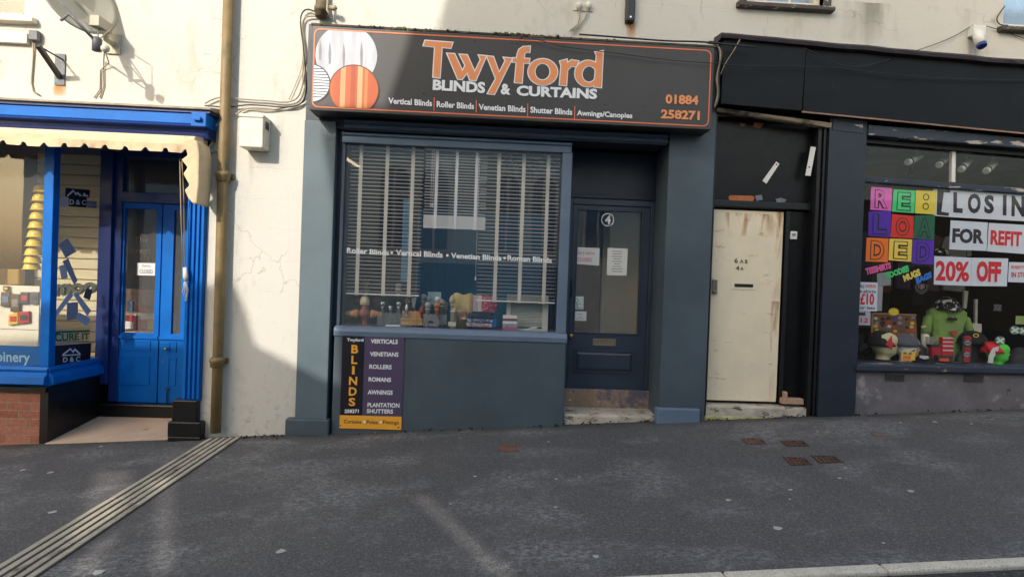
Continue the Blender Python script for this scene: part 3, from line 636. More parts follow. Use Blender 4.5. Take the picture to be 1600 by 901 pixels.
b = MB(); b.box(-1.56, .86, -.62, -.06, zs-.06, zs-.015); b.build('display_shelf', M('grey display shelf', L(120, 112, 104), .7, .15, 6, .1, 40), gs)
b = MB(); b.box(-1.58, 1.98, -3.2, -3.1, -.4, 3.2).box(-1.585, -1.575, -3.1, -.3, -.4, 3.2).box(-1.58, 1.98, -3.1, -.3, -.4, -.3).box(-1.58, 1.98, -3.2, -.22, 3.03, 3.2).box(.87, .95, -2.2, -.5, -.3, 3.0); b.build('interior', INTB, gs)
b = MB(); b.box(.955, 1.44, -1.3, -1.25, -.3, 2.7); b.build('reflection_panel', BRN, gs)  # brown panel added to imitate a stone reflection in the door glass
b = MB(); b.box(1.97, 1.99, -3.1, -.56, -.3, 3.0); b.box(1.45, 1.96, -1.25, -1.2, -.3, 2.6); b.build('lit_patch_panel', INTC, gs)  # cream panel added behind the door glass in place of a sunlit patch
# recessed door
D = -.45
du0, du1 = pu(891, 460, D), pu(1006, 600, D); zd0 = pz(945, 608, D); zd1 = pz(955, 322, D)
rv = MB(); rv.hprism([(1.85, .05), (1.86, .05), (du1+.10, D), (du1+.10, D-.1), (du1+.05, D-.1), (du1+.05, D)], -.5, 2.955); rv.build('door_reveal', GREY, gs)
b = MB(); b.box(.86, du1+.05, D-.1, D+.005, zd1+.07, 2.95); b.box(.86, du1+.05, D, D+.02, zd1+.08, zd1+.12); b.build('door_header', NAVY, gs, .004)
b = MB(); b.box(.86, du0-.005, D-.1, D+.02, zd0-.02, zd1+.07).box(du1+.004, du1+.05, D-.1, D+.02, zd0-.02, zd1+.07).box(du0-.005, du1+.004, D-.1, D+.02, zd1+.004, zd1+.07); b.build('door_frame', DOORP, gs, .005)
gu0, gu1 = pu(901, 420, D), pu(1000, 420, D); gz0, gz1 = pz(950, 520, D), pz(955, 330, D)
lu0, lu1, lz0, lz1 = pu(926, 535, D), pu(962, 535, D), pz(943, 540, D), pz(943, 529, D)
b = MB(); wall_cells(b, du0, du1, zd0, zd1, [(gu0, gu1, gz0, gz1)], D-.045, D); door = b.build('door', DOORP, gs)
b = MB(); b.box(gu0-.004, gu1+.004, D-.025, D-.02, gz0-.004, gz1+.004); b.build('door_pane', GLASS, door)
b = MB()
for e in ((gu0-.012, gu0, gz0-.012, gz1+.012), (gu1, gu1+.012, gz0-.012, gz1+.012), (gu0, gu1, gz0-.012, gz0), (gu0, gu1, gz1, gz1+.012)): b.box(e[0], e[1], D, D+.01, e[2], e[3])
b.build('glazing_bead', DOORP, door, .003)
p0, p1, q0, q1 = pu(897, 565, D), pu(990, 565, D), pz(944, 582, D), pz(944, 547, D)
b = MB()
for a_, hh in ((0, .014),):
    for e in ((p0, p1, q1-.02, q1), (p0, p1, q0, q0+.02), (p0, p0+.02, q0+.02, q1-.02), (p1-.02, p1, q0+.02, q1-.02)): b.box(e[0], e[1], D, D+hh, e[2], e[3])
i_ = .05
b.add([(p0+.022, D+.001, q0+.022), (p1-.022, D+.001, q0+.022), (p1-.022, D+.001, q1-.022), (p0+.022, D+.001, q1-.022), (p0+i_, D+.012, q0+i_), (p1-i_, D+.012, q0+i_), (p1-i_, D+.012, q1-i_), (p0+i_, D+.012, q1-i_)], [(4, 5, 6, 7), (0, 1, 5, 4), (1, 2, 6, 5), (2, 3, 7, 6), (3, 0, 4, 7)])
b.build('raised_panel', DOORP, door)
ALU = M('dull aluminium', L(150, 140, 122), .4, .12, 10, .1, 50, metal=.6)
b = MB(); b.box(lu0, lu1, D, D+.008, lz0, lz0+.014).box(lu0, lu1, D, D+.008, lz1-.014, lz1).box(lu0, lu0+.018, D, D+.008, lz0+.014, lz1-.014).box(lu1-.018, lu1, D, D+.008, lz0+.014, lz1-.014).box(lu0+.018, lu1-.018, D, D+.004, lz0+.014, lz1-.014); b.build('letterbox', ALU, door, .002)
b = MB(); u = pu(891.5, 450, D+.04)+.012; b.tube([(u, D, pz(891, 436, D)), (u, D+.045, pz(891, 438, D)), (u, D+.045, pz(891, 461, D)), (u, D, pz(891, 463, D))], .009); b.build('handle', BLKM, door)
b = MB(); u, z = A.px(889, 524, D); u += .02; b.axis((u, D, z), (u, D+.05, z), [(0, .012), (.4, .012), (.5, .024), (.9, .026), (1, .012)]); b.build('knob', BRASS, door)
b = MB(); u, z = A.px(950, 343, D); R_ = .074
for r0, r1 in ((R_, R_*.86),):
    o1 = [(u+r0*cos(k*pi/20), z+r0*sin(k*pi/20)) for k in range(40)]; o2 = [(u+r1*cos(k*pi/20), z+r1*sin(k*pi/20)) for k in range(40)]; ring(b, o1, o2, D-.016)
text(b, '4', [(945.3, 336), (954.8, 336.4), (954.4, 350.4), (944.9, 350)], D-.016, .03); b.build('door_number', VWHITE, door)
# doorsteps
b = MB(); zu = pz(945, 609, D+.05); b.box(ru1+.003, 1.95, D-.1, D+.05, -.4, zu); b.build('doorstep', STEP, gs, .012).__setitem__('label', 'upper step with a worn brown riser')
zl = .095
b = MB(); b.box(ru1+.003, 1.88, D+.05, .0, -.4, zl); b.build('doorstep', STONE, gs, .025).__setitem__('label', 'lower pale stone step with a ragged mossy foot')

# ------------------------------------------------------------------ side doorway
dw = thing('side_doorway', 'black weathered doorway with a cream steel door between the two shops', 'doorway')
b = MB(); b.box(2.34, 2.366, -.25, .02, -.2, 3.30); b.box(pu(1268, 400, 0), 3.545, -.25, .0, -.2, 3.30); b.box(2.34, 3.545, -.25, -.2, -.2, 3.3); b.build('jamb', SOOT2, dw, .004)
b = MB(); b.box(2.366, 3.5, -.25, .0, 3.285, 3.40); b.build('soffit', SOOT2, dw)
b = MB()
for k, (a, c, d) in enumerate(((1270, 1276, .03), (1279, 1283, .045), (1286, 1296, .055))): b.box(pu(a, 420, d), pu(c, 420, d), -.02, d, .12, 3.27)
b.build('jamb_moulding', SOOT2, dw, .006)
D = -.11
tz0 = pz(1190, 315, D); tu1 = pu(1262, 400, D)
b = MB(); b.box(2.36, tu1+.03, D-.08, D, tz0, 3.28); tp = b.build('transom_panel', SOOT, dw)
b = MB(); b.box(2.36, tu1+.06, D-.05, D+.05, pz(1190, 327, D), tz0-.004); b.build('transom_rail', SOOT2, dw, .012)
b = MB(); b.pbox(1222, 330, 1262, 628, D-.08, D); b.build('side_panel', SOOT, dw)
b = MB(); b.pbox(1223, 330, 1229, 628, D-.02, D+.03); b.build('door_post', SOOT2, dw, .004)
b = MB(); b.add([(2.335, .09, 3.345), (3.56, .09, 3.245), (3.56, .03, 3.245), (2.335, .03, 3.345), (2.335, .06, 3.32), (3.56, .075, 3.20), (3.56, .0, 3.20), (2.335, .0, 3.32)], [(0, 1, 2, 3), (4, 5, 6, 7), (0, 1, 5, 4), (3, 2, 6, 7), (0, 3, 7, 4), (1, 2, 6, 5)]); b.build('bare_batten', M('bare pale timber', L(168, 150, 128), .8, .2, 8, .4, 30, [(L(70, 60, 52), 7, (.4, 1, 1), .52, .62)], vmap=(.3, 1, 1)), dw)
BARE = M('bare orange brown wood', L(176, 108, 62), .8, .25, 14, .4, 30)
for q in ([(1179, 191), (1186, 191.5), (1194, 193), (1187, 201), (1176, 198)], [(1155, 192), (1165, 193), (1166, 196), (1158, 198)], [(1138, 307), (1142, 305), (1176, 306), (1179, 309), (1177, 314), (1140, 313)]):
    b = MB(); b.pquad(q, D, D+.004); b.build('broken_patch', BARE, dw)
b = MB(); b.pquad([(1180, 306), (1190, 304), (1192, 312), (1182, 314)], D, D+.02); b.pquad([(1212, 311), (1220, 309), (1229, 312), (1226, 316), (1214, 316)], D, D+.015); b.build('peeling_flake', ZINC, dw)
cu0, cu1 = pu(1110, 475, D+.01), pu(1219, 475, D+.01); cz0, cz1 = pz(1157, 626, D+.01), pz(1170, 329, D+.01)
b = MB(); b.box(cu0, cu1, D-.04, D+.01, cz0, cz1); cd = b.build('door', CREAMD, dw, .004); cd['label'] = 'cream steel door with rust spots and brass numbers'
DD = D+.01
for q in ((1212, 330, 1221.5, 470), (1205, 470, 1217, 625), (1118, 331, 1222, 372)):
    b = MB(); ua, zb1 = A.px(q[0], q[1], DD); ub_, za_ = A.px(q[2], q[3], DD); b.flat([(ua, za_), (min(ub_, cu1), za_), (min(ub_, cu1), zb1), (ua, zb1)], DD+.0015); b.build('rust_bloom', RUSTB, cd)
b = MB(); b.pquad([(1142, 439), (1182, 440.5), (1181.5, 453), (1141.5, 451.5)], DD, DD+.006); lb = b.build('letterbox', CREAMD, cd, .002)
b = MB(); b.pquad([(1148, 443), (1177, 444), (1176.6, 449), (1147.6, 448)], DD+.006, DD+.008); b.build('slot', BLKM, lb)
b = MB(); b.pquad([(1114, 436), (1121.5, 436.3), (1120.8, 459), (1113.2, 458.5)], DD, DD+.025); kp = b.build('keypad_lock', CHROME, cd, .004)
b = MB()
for r in range(5):
    for c in range(2):
        u, z = A.px(1115.8+c*3.2, 440+r*3.2, DD+.025); b.box(u-.006, u+.006, DD+.025, DD+.029, z-.005, z+.005)
u, z = A.px(1117, 456, DD+.025); b.axis((u, DD+.02, z), (u, DD+.045, z), [(0, .012), (1, .014)]); b.build('buttons', ALU, kp)
b = MB(); text(b, '6', [(1147.5, 403), (1153, 403.2), (1153, 411.2), (1147.5, 411)], DD+.004, .03); text(b, 'A B', [(1156, 405), (1168.5, 405.5), (1168.3, 411.8), (1155.8, 411.3)], DD+.004, .03)
text(b, '4', [(1149.5, 415), (1155.5, 415.2), (1155.3, 422.2), (1149.3, 422)], DD+.004, .03); text(b, 'A', [(1157, 416.5), (1161.8, 416.7), (1161.6, 422.6), (1156.8, 422.4)], DD+.004, .03)
b.build('door_numbers', flatm('dull dark brass', (104, 96, 74)), cd)
b = MB(); b.pquad([(1235.5, 361), (1246, 361.5), (1245.5, 374), (1235, 373.5)], D, D+.025); bb = b.build('bell_push', WHITE, dw, .004)
b = MB(); b.pquad([(1238.5, 364.5), (1243.5, 364.7), (1243.2, 368.5), (1238.2, 368.3)], D+.025, D+.03); b.build('button', ALU, bb)
b = MB(); b.box(2.345, pu(1262, 645, .02), -.3, .02, -.2, .232); b.build('doorstep', STONE, dw, .02)
b = MB(); b.box(2.345, pu(1262, 645, .02), -.28, .035, -.2, .125); b.build('step_footing', M('mossy footing', L(170, 164, 118), .95, .25, 8, .8, 25, [(L(46, 42, 32), 7, (.6, 1, 1.4), .58, .66), (L(96, 104, 50), 5, (1, 1, 1), .56, .7)], bd=.02), dw, .02)
b = MB(); b.pquad([(1224, 622), (1256, 623), (1256, 632), (1223, 631)], -.08, .0); b.pquad([(1226, 612), (1231, 612), (1231, 622), (1226, 622)], -.08, -.02); b.build('broken_masonry', M('broken pink masonry', L(176, 142, 120), .9, .2, 14, .5, 40), dw, .006)
b = MB(); b.box(3.548, 3.955, -.2, .07, -.3, 3.378); b.build('pilaster', NAVY, dw, .006)
b = MB(); b.pquad([(1302, 182), (1349, 186), (1348, 208), (1301, 203)], .07, .076); b.build('flaking_patch', NAVYF, dw)
for lab, q in (('white plastic strip nailed slantwise across the black panel over the cream door', [(1213, 252.5), (1218, 256), (1197.5, 287), (1191.5, 282.5)]), ('upright white plastic strip nailed near the right edge of the black panel', [(1267, 229), (1275, 230), (1266.5, 275), (1258.5, 274)])):
    t = thing('plastic_strip', lab, 'strip', 'white strips nailed over the cream door'); d0 = D if 'slant' in lab else .0
    b = MB(); b.pquad(q, d0+.001, d0+.006); b.build('strip', WHITE, t)
    x, y = ((1213.5, 257) if 'slant' in lab else (1264.5, 261)); u, z = A.px(x, y, d0+.006); b = MB(); b.axis((u, d0+.006, z), (u, d0+.012, z), [(0, .009), (1, .006)]); b.build('nail', RUSTY, t)

# ------------------------------------------------------------------ clothes shop on the right
cs = thing('clothes_shopfront', 'dark navy shopfront of the clothes shop with flaking timber and grey cement riser', 'shopfront')
UE = 6.4
b = MB(); b.prism([(2.338, 3.365), (2.338, 4.03), (3.21, 4.0), (3.19, 3.335)], .0, .16); b.prism([(3.212, 3.33), (3.222, 3.985), (5.62, 3.925), (5.62, 3.225)], .0, .14); b.prism([(5.625, 3.22), (5.625, 3.925), (UE, 3.90), (UE, 3.19)], .0, .13); b.build('fascia', NAVYK, cs, .004)
b = MB(); n = 40; vs = []
for i in range(n+1):
    u = 2.30+(UE-2.30)*i/n; z = 4.075-.033*(u-2.3)+.012*noise.noise(V((u*3, 0, 0))); 
    for d, dz in ((.0, .03), (.2, .0), (.21+.01*noise.noise(V((u*7, 3, 0))), -.02), (.2, -.05), (.0, -.06)): vs.append((u, d, z+dz))
b.add(vs, [(i*5+k, i*5+(k+1) % 5, i*5+5+(k+1) % 5, i*5+5+k) for i in range(n) for k in range(5)]+[tuple(range(5)), tuple(n*5+k for k in range(5))]); b.build('cornice', M('purple black lead flashing', L(54, 46, 52), .7, .25, 8, .5, 20), cs)
b = MB(); b.add([(3.19, .155, 3.33), (UE, .135, 3.19), (UE, .155, 3.19), (3.19, .17, 3.33), (3.19, .155, 3.315), (UE, .135, 3.175), (UE, .155, 3.175), (3.19, .17, 3.315)], [(0, 1, 2, 3), (4, 5, 6, 7), (0, 1, 5, 4), (3, 2, 6, 7), (0, 3, 7, 4), (1, 2, 6, 5)]); b.build('bare_edge', M('raw timber edge', L(150, 120, 100), .8, .3, 9, .4, 30, vmap=(.4, 1, 1)), cs)
def slopebox(m, u0, u1, za, zb_, h, d0, d1):              # a rail whose ends stand at za and zb_
    m.add([(u, d, z) for u, zz in ((u0, za), (u1, zb_)) for d in (d0, d1) for z in (zz-h, zz)], [(0, 1, 3, 2), (4, 6, 7, 5), (0, 4, 5, 1), (2, 3, 7, 6), (0, 2, 6, 4), (1, 5, 7, 3)])
b = MB(); slopebox(b, 3.958, UE, 3.25, 3.17, .115, -.1, .09); b.build('head_beam', NAVYF, cs, .01)
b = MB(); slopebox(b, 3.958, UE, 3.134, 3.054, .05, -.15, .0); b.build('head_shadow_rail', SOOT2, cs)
D = -.05
zr0 = pz(1350, 280, D), pz(1600, 299, D); za = zr0[0]; sl_ = (zr0[1]-zr0[0])/(pu(1600, 299, D)-pu(1350, 280, D))
b = MB(); slopebox(b, 3.958, UE, za+.03, za+.03+sl_*(UE-3.958), .065, D-.05, D+.03); b.build('transom_rail', NAVYF, cs, .012)
b = MB(); b.pquad([(1488, 226), (1494, 226.5), (1493, 285), (1487, 284.5)], D-.03, D+.01); b.build('mullion', WHITE, cs, .003)
zsl, zsr = pz(1335, 569, .1), pz(1600, 571, .1)
b = MB(); slopebox(b, 3.935, UE, zsl, zsl+.03, .07, -.3, .10); b.build('window_sill', NAVYF, cs, .012)
b = MB(); slopebox(b, 3.958, UE, zsl-.072, zsl-.045, 1.2, -.3, .045); b.build('stall_riser', CEM, cs)
for x0, x1, y0, y1 in ((1383, 1412, 583, 594), (1506, 1536, 584, 596)):
    b = MB()
    for k in range(4):
        u0, z1 = A.px(x0, y0, .045); u1, z0 = A.px(x1, y1, .045); h = (z1-z0)/4
        for j in range(2): ua = u0+(u1-u0)*(j*.52); b.profile(ua, ua+(u1-u0)*.48, [(.046, z0+h*k), (.062, z0+h*k+h*.1), (.046, z0+h*k+h*.75)])
    b.build('air_vent', M('grey cast vent', L(70, 68, 70), .7, .2, 12, .2, 40), cs)
b = MB(); b.box(3.958, UE, D-.006, D, zsl-.02, 3.1); b.build('window_pane', make_glass('clothes shop glass', .022, haze=.004), cs)
b = MB(); b.box(3.96, UE+.5, -2.3, -2.2, -.3, 3.4).box(3.955, 3.965, -2.2, -.2, -.3, 3.3).box(3.96, UE+.5, -2.2, -.06, -.3, -.2).box(UE+.4, UE+.5, -2.2, -.06, -.2, 3.4); b.build('interior', INTD, cs)
b = MB(); b.add([(3.96, -.12, 3.32), (UE+.4, -.12, 3.26), (UE+.4, -2.2, 2.98), (3.96, -2.2, 3.05)], [(0, 1, 2, 3)]); b.build('ceiling', M('dull grey ceiling', L(190, 192, 180), .9, .2, 2, .3, 9), cs)
b = MB(); b.box(3.96, UE, -.85, -.06, zsl-.06, zsl-.03); b.build('display_shelf', M('dark display shelf', L(44, 42, 46), .6, .1, 6, 0, 40), cs)
b = MB(); b.box(4.85, 5.7, -2.19, -1.9, 1.0, 2.0); b.build('back_display', M('dim olive backdrop', L(70, 76, 62), .9, .2, 2, .1, 20), cs)

# ------------------------------------------------------------------ main sign
sg = thing('shop_sign', 'long charcoal fascia sign of the blinds and curtains shop with orange lettering', 'shop sign')
DS = .30
u0, u1 = (pu(485, 100, DS)+pu(484, 172, DS))/2, (pu(1119, 75, DS)+pu(1109, 200, DS))/2
z1, z0 = (pz(485, 38, DS)+pz(1119, 76, DS))/2, (pz(484, 173, DS)+pz(1108, 202, DS))/2
b = MB(); b.box(u0, u1, .05, DS, z0, z1); b.build('panel', SIGN, sg, .006)
o1 = rounded(u0+.022, u1-.028, z0+.028, z1-.028, .06); o2 = rounded(u0+.034, u1-.040, z0+.040, z1-.040, .05)
b = MB(); ring(b, o1, o2, DS+.003); b.build('border', ORLINE, sg)
B4 = (u0+.034, u1-.04, z0+.04, z1-.04)
def disc(c, rpx, d, name, mat):
    u, z = A.px(*c6(*c)[0], DS); r = rpx/4.706/157.5
    p = clip([(u+r*cos(k*pi/32), z+r*sin(k*pi/32)) for k in range(64)], *B4); b = MB(); b.flat(p, d); return b.build(name, mat, sg)
t = NT('white curtain print'); c = t.mix(t.ramp(t.noise(1.2, (9, 1, 1.2)), .45, .7), L(188, 190, 198), L(160, 160, 172)); t.bsdf(c, .5); CURT = t.m
t = NT('orange curtain print'); tc = t.n('ShaderNodeTexCoord'); wv = t.n('ShaderNodeTexWave'); wv.inputs['Scale'].default_value = 1.9; wv.inputs['Distortion'].default_value = .8; wv.inputs['Phase Offset'].default_value = 2.2
mp = t.n('ShaderNodeMapping'); mp.inputs['Scale'].default_value = (1, .2, .12); t.l(tc.outputs['Object'], mp.inputs[0]); t.l(mp.outputs[0], wv.inputs[0])
c = t.ramp(wv.outputs['Fac'], .3, .95, L(182, 80, 30), L(190, 92, 40)); t.bsdf(c, .5); OCURT = t.m
disc((288, 268), 220, DS+.002, 'white_disc', CURT)
b = MB()
for x, y, h in ((95, 150, 150), (165, 165, 165), (268, 175, 175), (398, 165, 190)):
    b = MB(); b.flat([A.px(*c6(px_, py_)[0], DS) for px_, py_ in ((x, y), (x+8, y+40), (x+12, y+90), (x+7, y+h), (x-6, y+h), (x-9, y+90), (x-4, y+40))], DS+.0032); b.build('pleat', flatm('printed pleat shade', (140, 134, 150)), sg)
disc((28, 472), 140, DS+.0042, 'slat_disc_edge', flatm('printed dark rim', (74, 66, 66)))
disc((28, 472), 131, DS+.0052, 'slat_disc', VWHITE)
b = MB(); cu_, cz_ = A.px(*c6(28, 472)[0], DS); r = 130/4.706/157.5
for k in range(11):
    z = cz_+r*(.78-.155*k); hw = sqrt(max(0, r*r-(z-cz_)**2)); p = clip([(cu_-hw, z), (cu_+hw, z), (cu_+hw, z+.010), (cu_-hw, z+.010)], *B4)
    if len(p) > 2 and hw > .02: b.flat(p, DS+.0062)
b.build('slat_lines', flatm('printed slat line', (84, 82, 94)), sg)
disc((345, 520), 180, DS+.0064, 'orange_disc_edge', flatm('printed brown rim', (96, 52, 30)))
disc((345, 520), 172, DS+.0074, 'orange_disc', OCURT)
cu_, cz_ = A.px(*c6(345, 520)[0], DS); r = 172/4.706/157.5
for a0, a1, m_ in ((-.57, -.36, L(196, 150, 104)), (.14, .34, L(200, 158, 112)), (.44, .56, L(190, 120, 66)), (-.14, .04, L(166, 66, 24))):
    q_ = [(cu_+r*x, cz_+sg_*r*sqrt(max(0, 1-x*x))) for sg_, xs_ in ((1, [a0+(a1-a0)*i/6 for i in range(7)]), (-1, [a1+(a0-a1)*i/6 for i in range(7)])) for x in xs_]
    b = MB(); b.flat(clip(q_, *B4), DS+.0078); b.build('stripe', M('stripe %.2f' % a0, m_, .5, .08, 4, 0, 20, vmap=(3, 1, .3)), sg)
# the big word, drawn letter by letter
T_ = c6(868, 160, 1068, 175, 1055, 214, 990, 206, 974, 432, 926, 426, 940, 204, 856, 195)
W_ = c6(1030, 255, 1083, 258, 1142, 386, 1163, 342, 1122, 262, 1176, 266, 1232, 392, 1276, 300, 1262, 268, 1316, 273, 1238, 452, 1196, 447, 1178, 392, 1137, 443, 1108, 440)
Y_ = c6(1322, 275, 1368, 279, 1412, 398, 1458, 308, 1446, 285, 1506, 290, 1376, 552, 1328, 547, 1388, 440)
F_ = c7(36, 288, 40, 258, 52, 226, 82, 206, 132, 203, 128, 245, 105, 242, 91, 256, 86, 291, 128, 294, 124, 325, 83, 322, 72, 470, 20, 465, 34, 318, 4, 315, 7, 288)
R_ = c7(352, 312, 403, 299, 403, 326, 438, 303, 488, 312, 470, 350, 438, 345, 407, 374, 398, 488, 350, 483, 362, 345)
DST = c7(612, 245, 668, 237, 655, 503, 604, 498, 622, 270)
def ell(cx, cy, rx, ry, t=0): return c7(*[w_ for k in range(44) for w_ in (cx+rx*cos(2*pi*k/44)*cos(t)-ry*sin(2*pi*k/44)*sin(t), cy+rx*cos(2*pi*k/44)*sin(t)+ry*sin(2*pi*k/44)*cos(t))])
white = MB(); orange = MB()
def toloc(q): return [A.px(x, y, DS) for x, y in q]
for k, q in enumerate((T_, W_, Y_, F_, R_, DST)):
    p = toloc(q); white.flat(grow(p, .010), DS+.002+k*.0002); orange.flat(p, DS+.0045+k*.0003)
for k, (e1, e2) in enumerate(((ell(226, 390, 107, 95, .05), ell(224, 388, 58, 64, .05)), (ell(560, 402, 97, 95, .05), ell(566, 406, 54, 62, .05)))):
    p1, p2 = toloc(e1), toloc(e2); ring(white, grow(p1, .010), grow(p2, -.010), DS+.0034+k*.0002); ring(orange, p1, p2, DS+.0064+k*.0003)
white.build('letter_outline', VWHITE, sg); orange.build('lettering', ORANGE, sg)
b = MB(); d = DS+.0078
text(b, 'BLINDS', c6(925, 443, 1310, 463, 1308, 547, 922, 522), d, .045); text(b, '&', c6(1425, 474, 1497, 478, 1495, 558, 1422, 554), d, .045)
text(b, 'CURTAINS', c7(35, 487, 628, 513, 625, 590, 33, 563), d, .045)
for s, q in (('Vertical Blinds', [(606.9, 152.6), (675, 156.8), (675, 166.4), (606.9, 162.2)]), ('Roller Blinds', [(682.3, 158), (740.7, 161.4), (740.7, 171), (682.3, 167.6)]), ('Venetian Blinds', [(748, 162.4), (821, 166), (821, 175.8), (748, 172)]), ('Shutter Blinds', [(828.7, 166.8), (894.2, 170.4), (894.2, 180), (828.7, 176.4)]), ('Awnings/Canopies', [(901.4, 172), (988, 176.6), (988, 187.5), (901.4, 183)])): text(b, s, q, d, .03)
b.build('lettering', VWHITE, sg)
b = MB(); text(b, '01884', c7(1130, 552, 1372, 563, 1370, 632, 1128, 622), d, .04); text(b, '258271', c7(1097, 663, 1382, 676, 1380, 745, 1094, 731), d, .04)
b.build('phone_number', ORANGE, sg)
b = MB()
for x, y0, y1 in ((678.5, 152.5, 173), (744.3, 157, 176), (824.6, 162, 182), (898, 166, 186)): b.pflat([(x-.7, y0), (x+.7, y0), (x+.3, y1), (x-1.1, y1)], d)
b.build('divider', ORLINE, sg)
b = MB()
for x, y in ((580, 53), (662, 60), (742, 65), (800, 68), (808, 69), (881, 74), (950, 77), (1012, 80), (1088, 85), (662, 146), (739, 152), (794, 157), (878, 160), (945, 163), (1005, 166), (1082, 170), (590, 141)):
    b = MB(); u, z = A.px(x, y, DS); b.axis((u, DS, z), (u, DS+.006, z), [(0, .007), (1, .005)], 8); b.build('screw', BLKM, sg)
b = MB(); b.add([(u, d_, z+dz) for u, z in ((u0-.02, z1+.035), (u1+.03, z1+.035)) for d_, dz in ((0, .03), (.27, .0), (.275, -.02), (0, -.03))], [(0, 1, 5, 4), (1, 2, 6, 5), (2, 3, 7, 6), (3, 0, 4, 7), (0, 1, 2, 3), (4, 5, 6, 7)])
b.build('rotten_ledge', M('rotten timber ledge', L(84, 72, 60), .9, .3, 8, .8, 20, [(L(40, 36, 32), 5, (.4, 1, 1), .48, .6)], vmap=(.5, 1, 1), bd=.02), bld)
# moss and grass on the ledge, damp moss at the foot of the riser
b = MB()
for i in range(900):
    u = random.uniform(u0, u1); k = max(0, noise.noise(V((u*1.6, 5, 0)))+.35)*max(.15, 1-abs(u-.1)/2.2)
    if random.random() > k*1.9: continue
    d_ = random.uniform(.12, .285); r = random.uniform(.008, .026)*(.6+k); b.ball(u, d_, z1+.05-.09*(d_-.1)-(.0 if d_ < .26 else random.random()*.04), r, 5, .7)
for i in range(240):
    u = random.choice((random.gauss(.62, .1), random.gauss(-.2, .2), random.uniform(u0, u1), random.gauss(.62, .08))); h = random.uniform(.015, .06); d_ = random.uniform(.1, .24); z = z1+.045
    a = random.uniform(-.02, .02); b.add([(u-.0015, d_, z), (u+.0015, d_, z), (u+a, d_+random.uniform(-.01, .02), z+h)], [(0, 1, 2)])
structure(b.build('moss', MOSS), 'stuff')
b = MB()
for i in range(520):
    u = random.choice((random.uniform(ru0+.2, ru1), random.uniform(ru1, 1.9), random.uniform(2.35, 3.5), random.uniform(3.95, 6.3), random.uniform(-2.62, -2.02)))
    if noise.noise(V((u*2.3, 1, 7)))+.22 < random.random()*.5: continue
    front = .05 if u < ru1 else .0 if u < 1.9 else .035 if u < 3.6 else .045 if u > 3.9 else 0
    d_ = front+abs(random.gauss(0, .022)); r = random.uniform(.004, .013); b.ball(u, d_, gz(u, -d_)+r*.1+random.random()*.02*(d_ < front+.02), r, 5, .65)
structure(b.build('foot_moss', MOSSD), 'stuff')
# ------------------------------------------------------------------ board under the window
bd = thing('blinds_board', 'purple and black price board with amber foot screwed to the wall under the blinds window', 'sign board')
DB_ = .054
x0, x1 = (pu(537, 523, DB_)+pu(528, 668, DB_))/2, (pu(633, 527, DB_)+pu(627, 671, DB_))/2
zt_, zm_, zb_ = pz(585, 525, DB_), pz(580, 649, DB_), pz(578, 670, DB_); xm_ = pu(568, 585, DB_)
b = MB(); b.box(x0, x1, .048, DB_+.004, zb_, zt_); b.build('panel', BOARD, bd, .002)
d = DB_+.0055; b = MB(); b.flat([(x0+.004, zm_), (xm_, zm_), (xm_, zt_-.003), (x0+.004, zt_-.003)], d); b.build('dark_strip', BOARDK, bd)
b = MB(); b.flat([(x0+.003, zb_+.003), (x1-.003, zb_+.003), (x1-.003, zm_), (x0+.003, zm_)], d); b.build('amber_strip', YELLOW, bd)
d += .0015; b = MB()
text(b, 'Twyford', s6(118, 95, 254, 98, 254, 132, 116, 128), d, .035); text(b, '258271', s6(98, 684, 216, 684, 214, 716, 96, 714), d, .035)
for s, q in (('VERTICALS', (315, 102, 540, 108, 538, 145, 313, 138)), ('VENETIANS', (308, 208, 545, 213, 543, 250, 306, 244)), ('ROLLERS', (303, 312, 488, 317, 487, 354, 301, 348)), ('ROMANS', (297, 417, 484, 423, 482, 459, 295, 453)), ('AWNINGS', (290, 523, 497, 528, 495, 565, 288, 560)), ('PLANTATION', (288, 629, 553, 633, 551, 671, 286, 665)), ('SHUTTERS', (282, 680, 500, 684, 498, 720, 280, 715))): text(b, s, s6(*q), d, .035)
b.build('lettering', VWHITE, bd)
b = MB()
for s, q in (('B', (155, 150, 213, 152, 210, 222, 152, 220)), ('L', (155, 240, 204, 242, 202, 310, 152, 308)), ('I', (160, 326, 182, 327, 180, 396, 158, 395)), ('N', (136, 413, 204, 415, 200, 484, 133, 482)), ('D', (134, 500, 200, 502, 196, 572, 131, 570)), ('S', (133, 588, 188, 590, 186, 658, 131, 656))): text(b, s, s6(*q), d, .03)
b.build('tall_lettering', YELLOW, bd)
b = MB(); text(b, 'Curtains', s6(92, 768, 236, 772, 234, 803, 90, 799), d, .01); text(b, 'Poles', s6(281, 773, 373, 776, 371, 807, 279, 803), d, .01); text(b, 'Fittings', s6(417, 775, 548, 780, 546, 818, 415, 812), d, .01); b.build('small_lettering', flatm('brown ink', (74, 52, 30)), bd)
b = MB()
for x, y in s6(262, 788, 398, 791): u, z = A.px(x, y, d); b.flat([(u+.013*cos(k*pi/6), z+.013*sin(k*pi/6)) for k in range(12)], d)
b.build('dot', VWHITE, bd)
b = MB()
for x, y in s6(64, 818, 544, 834, 104, 88, 590, 103): b = MB(); u, z = A.px(x, y, d); b.axis((u, d-.001, z), (u, d+.004, z), [(0, .008), (1, .006)], 8); b.build('screw', BLKM, bd)

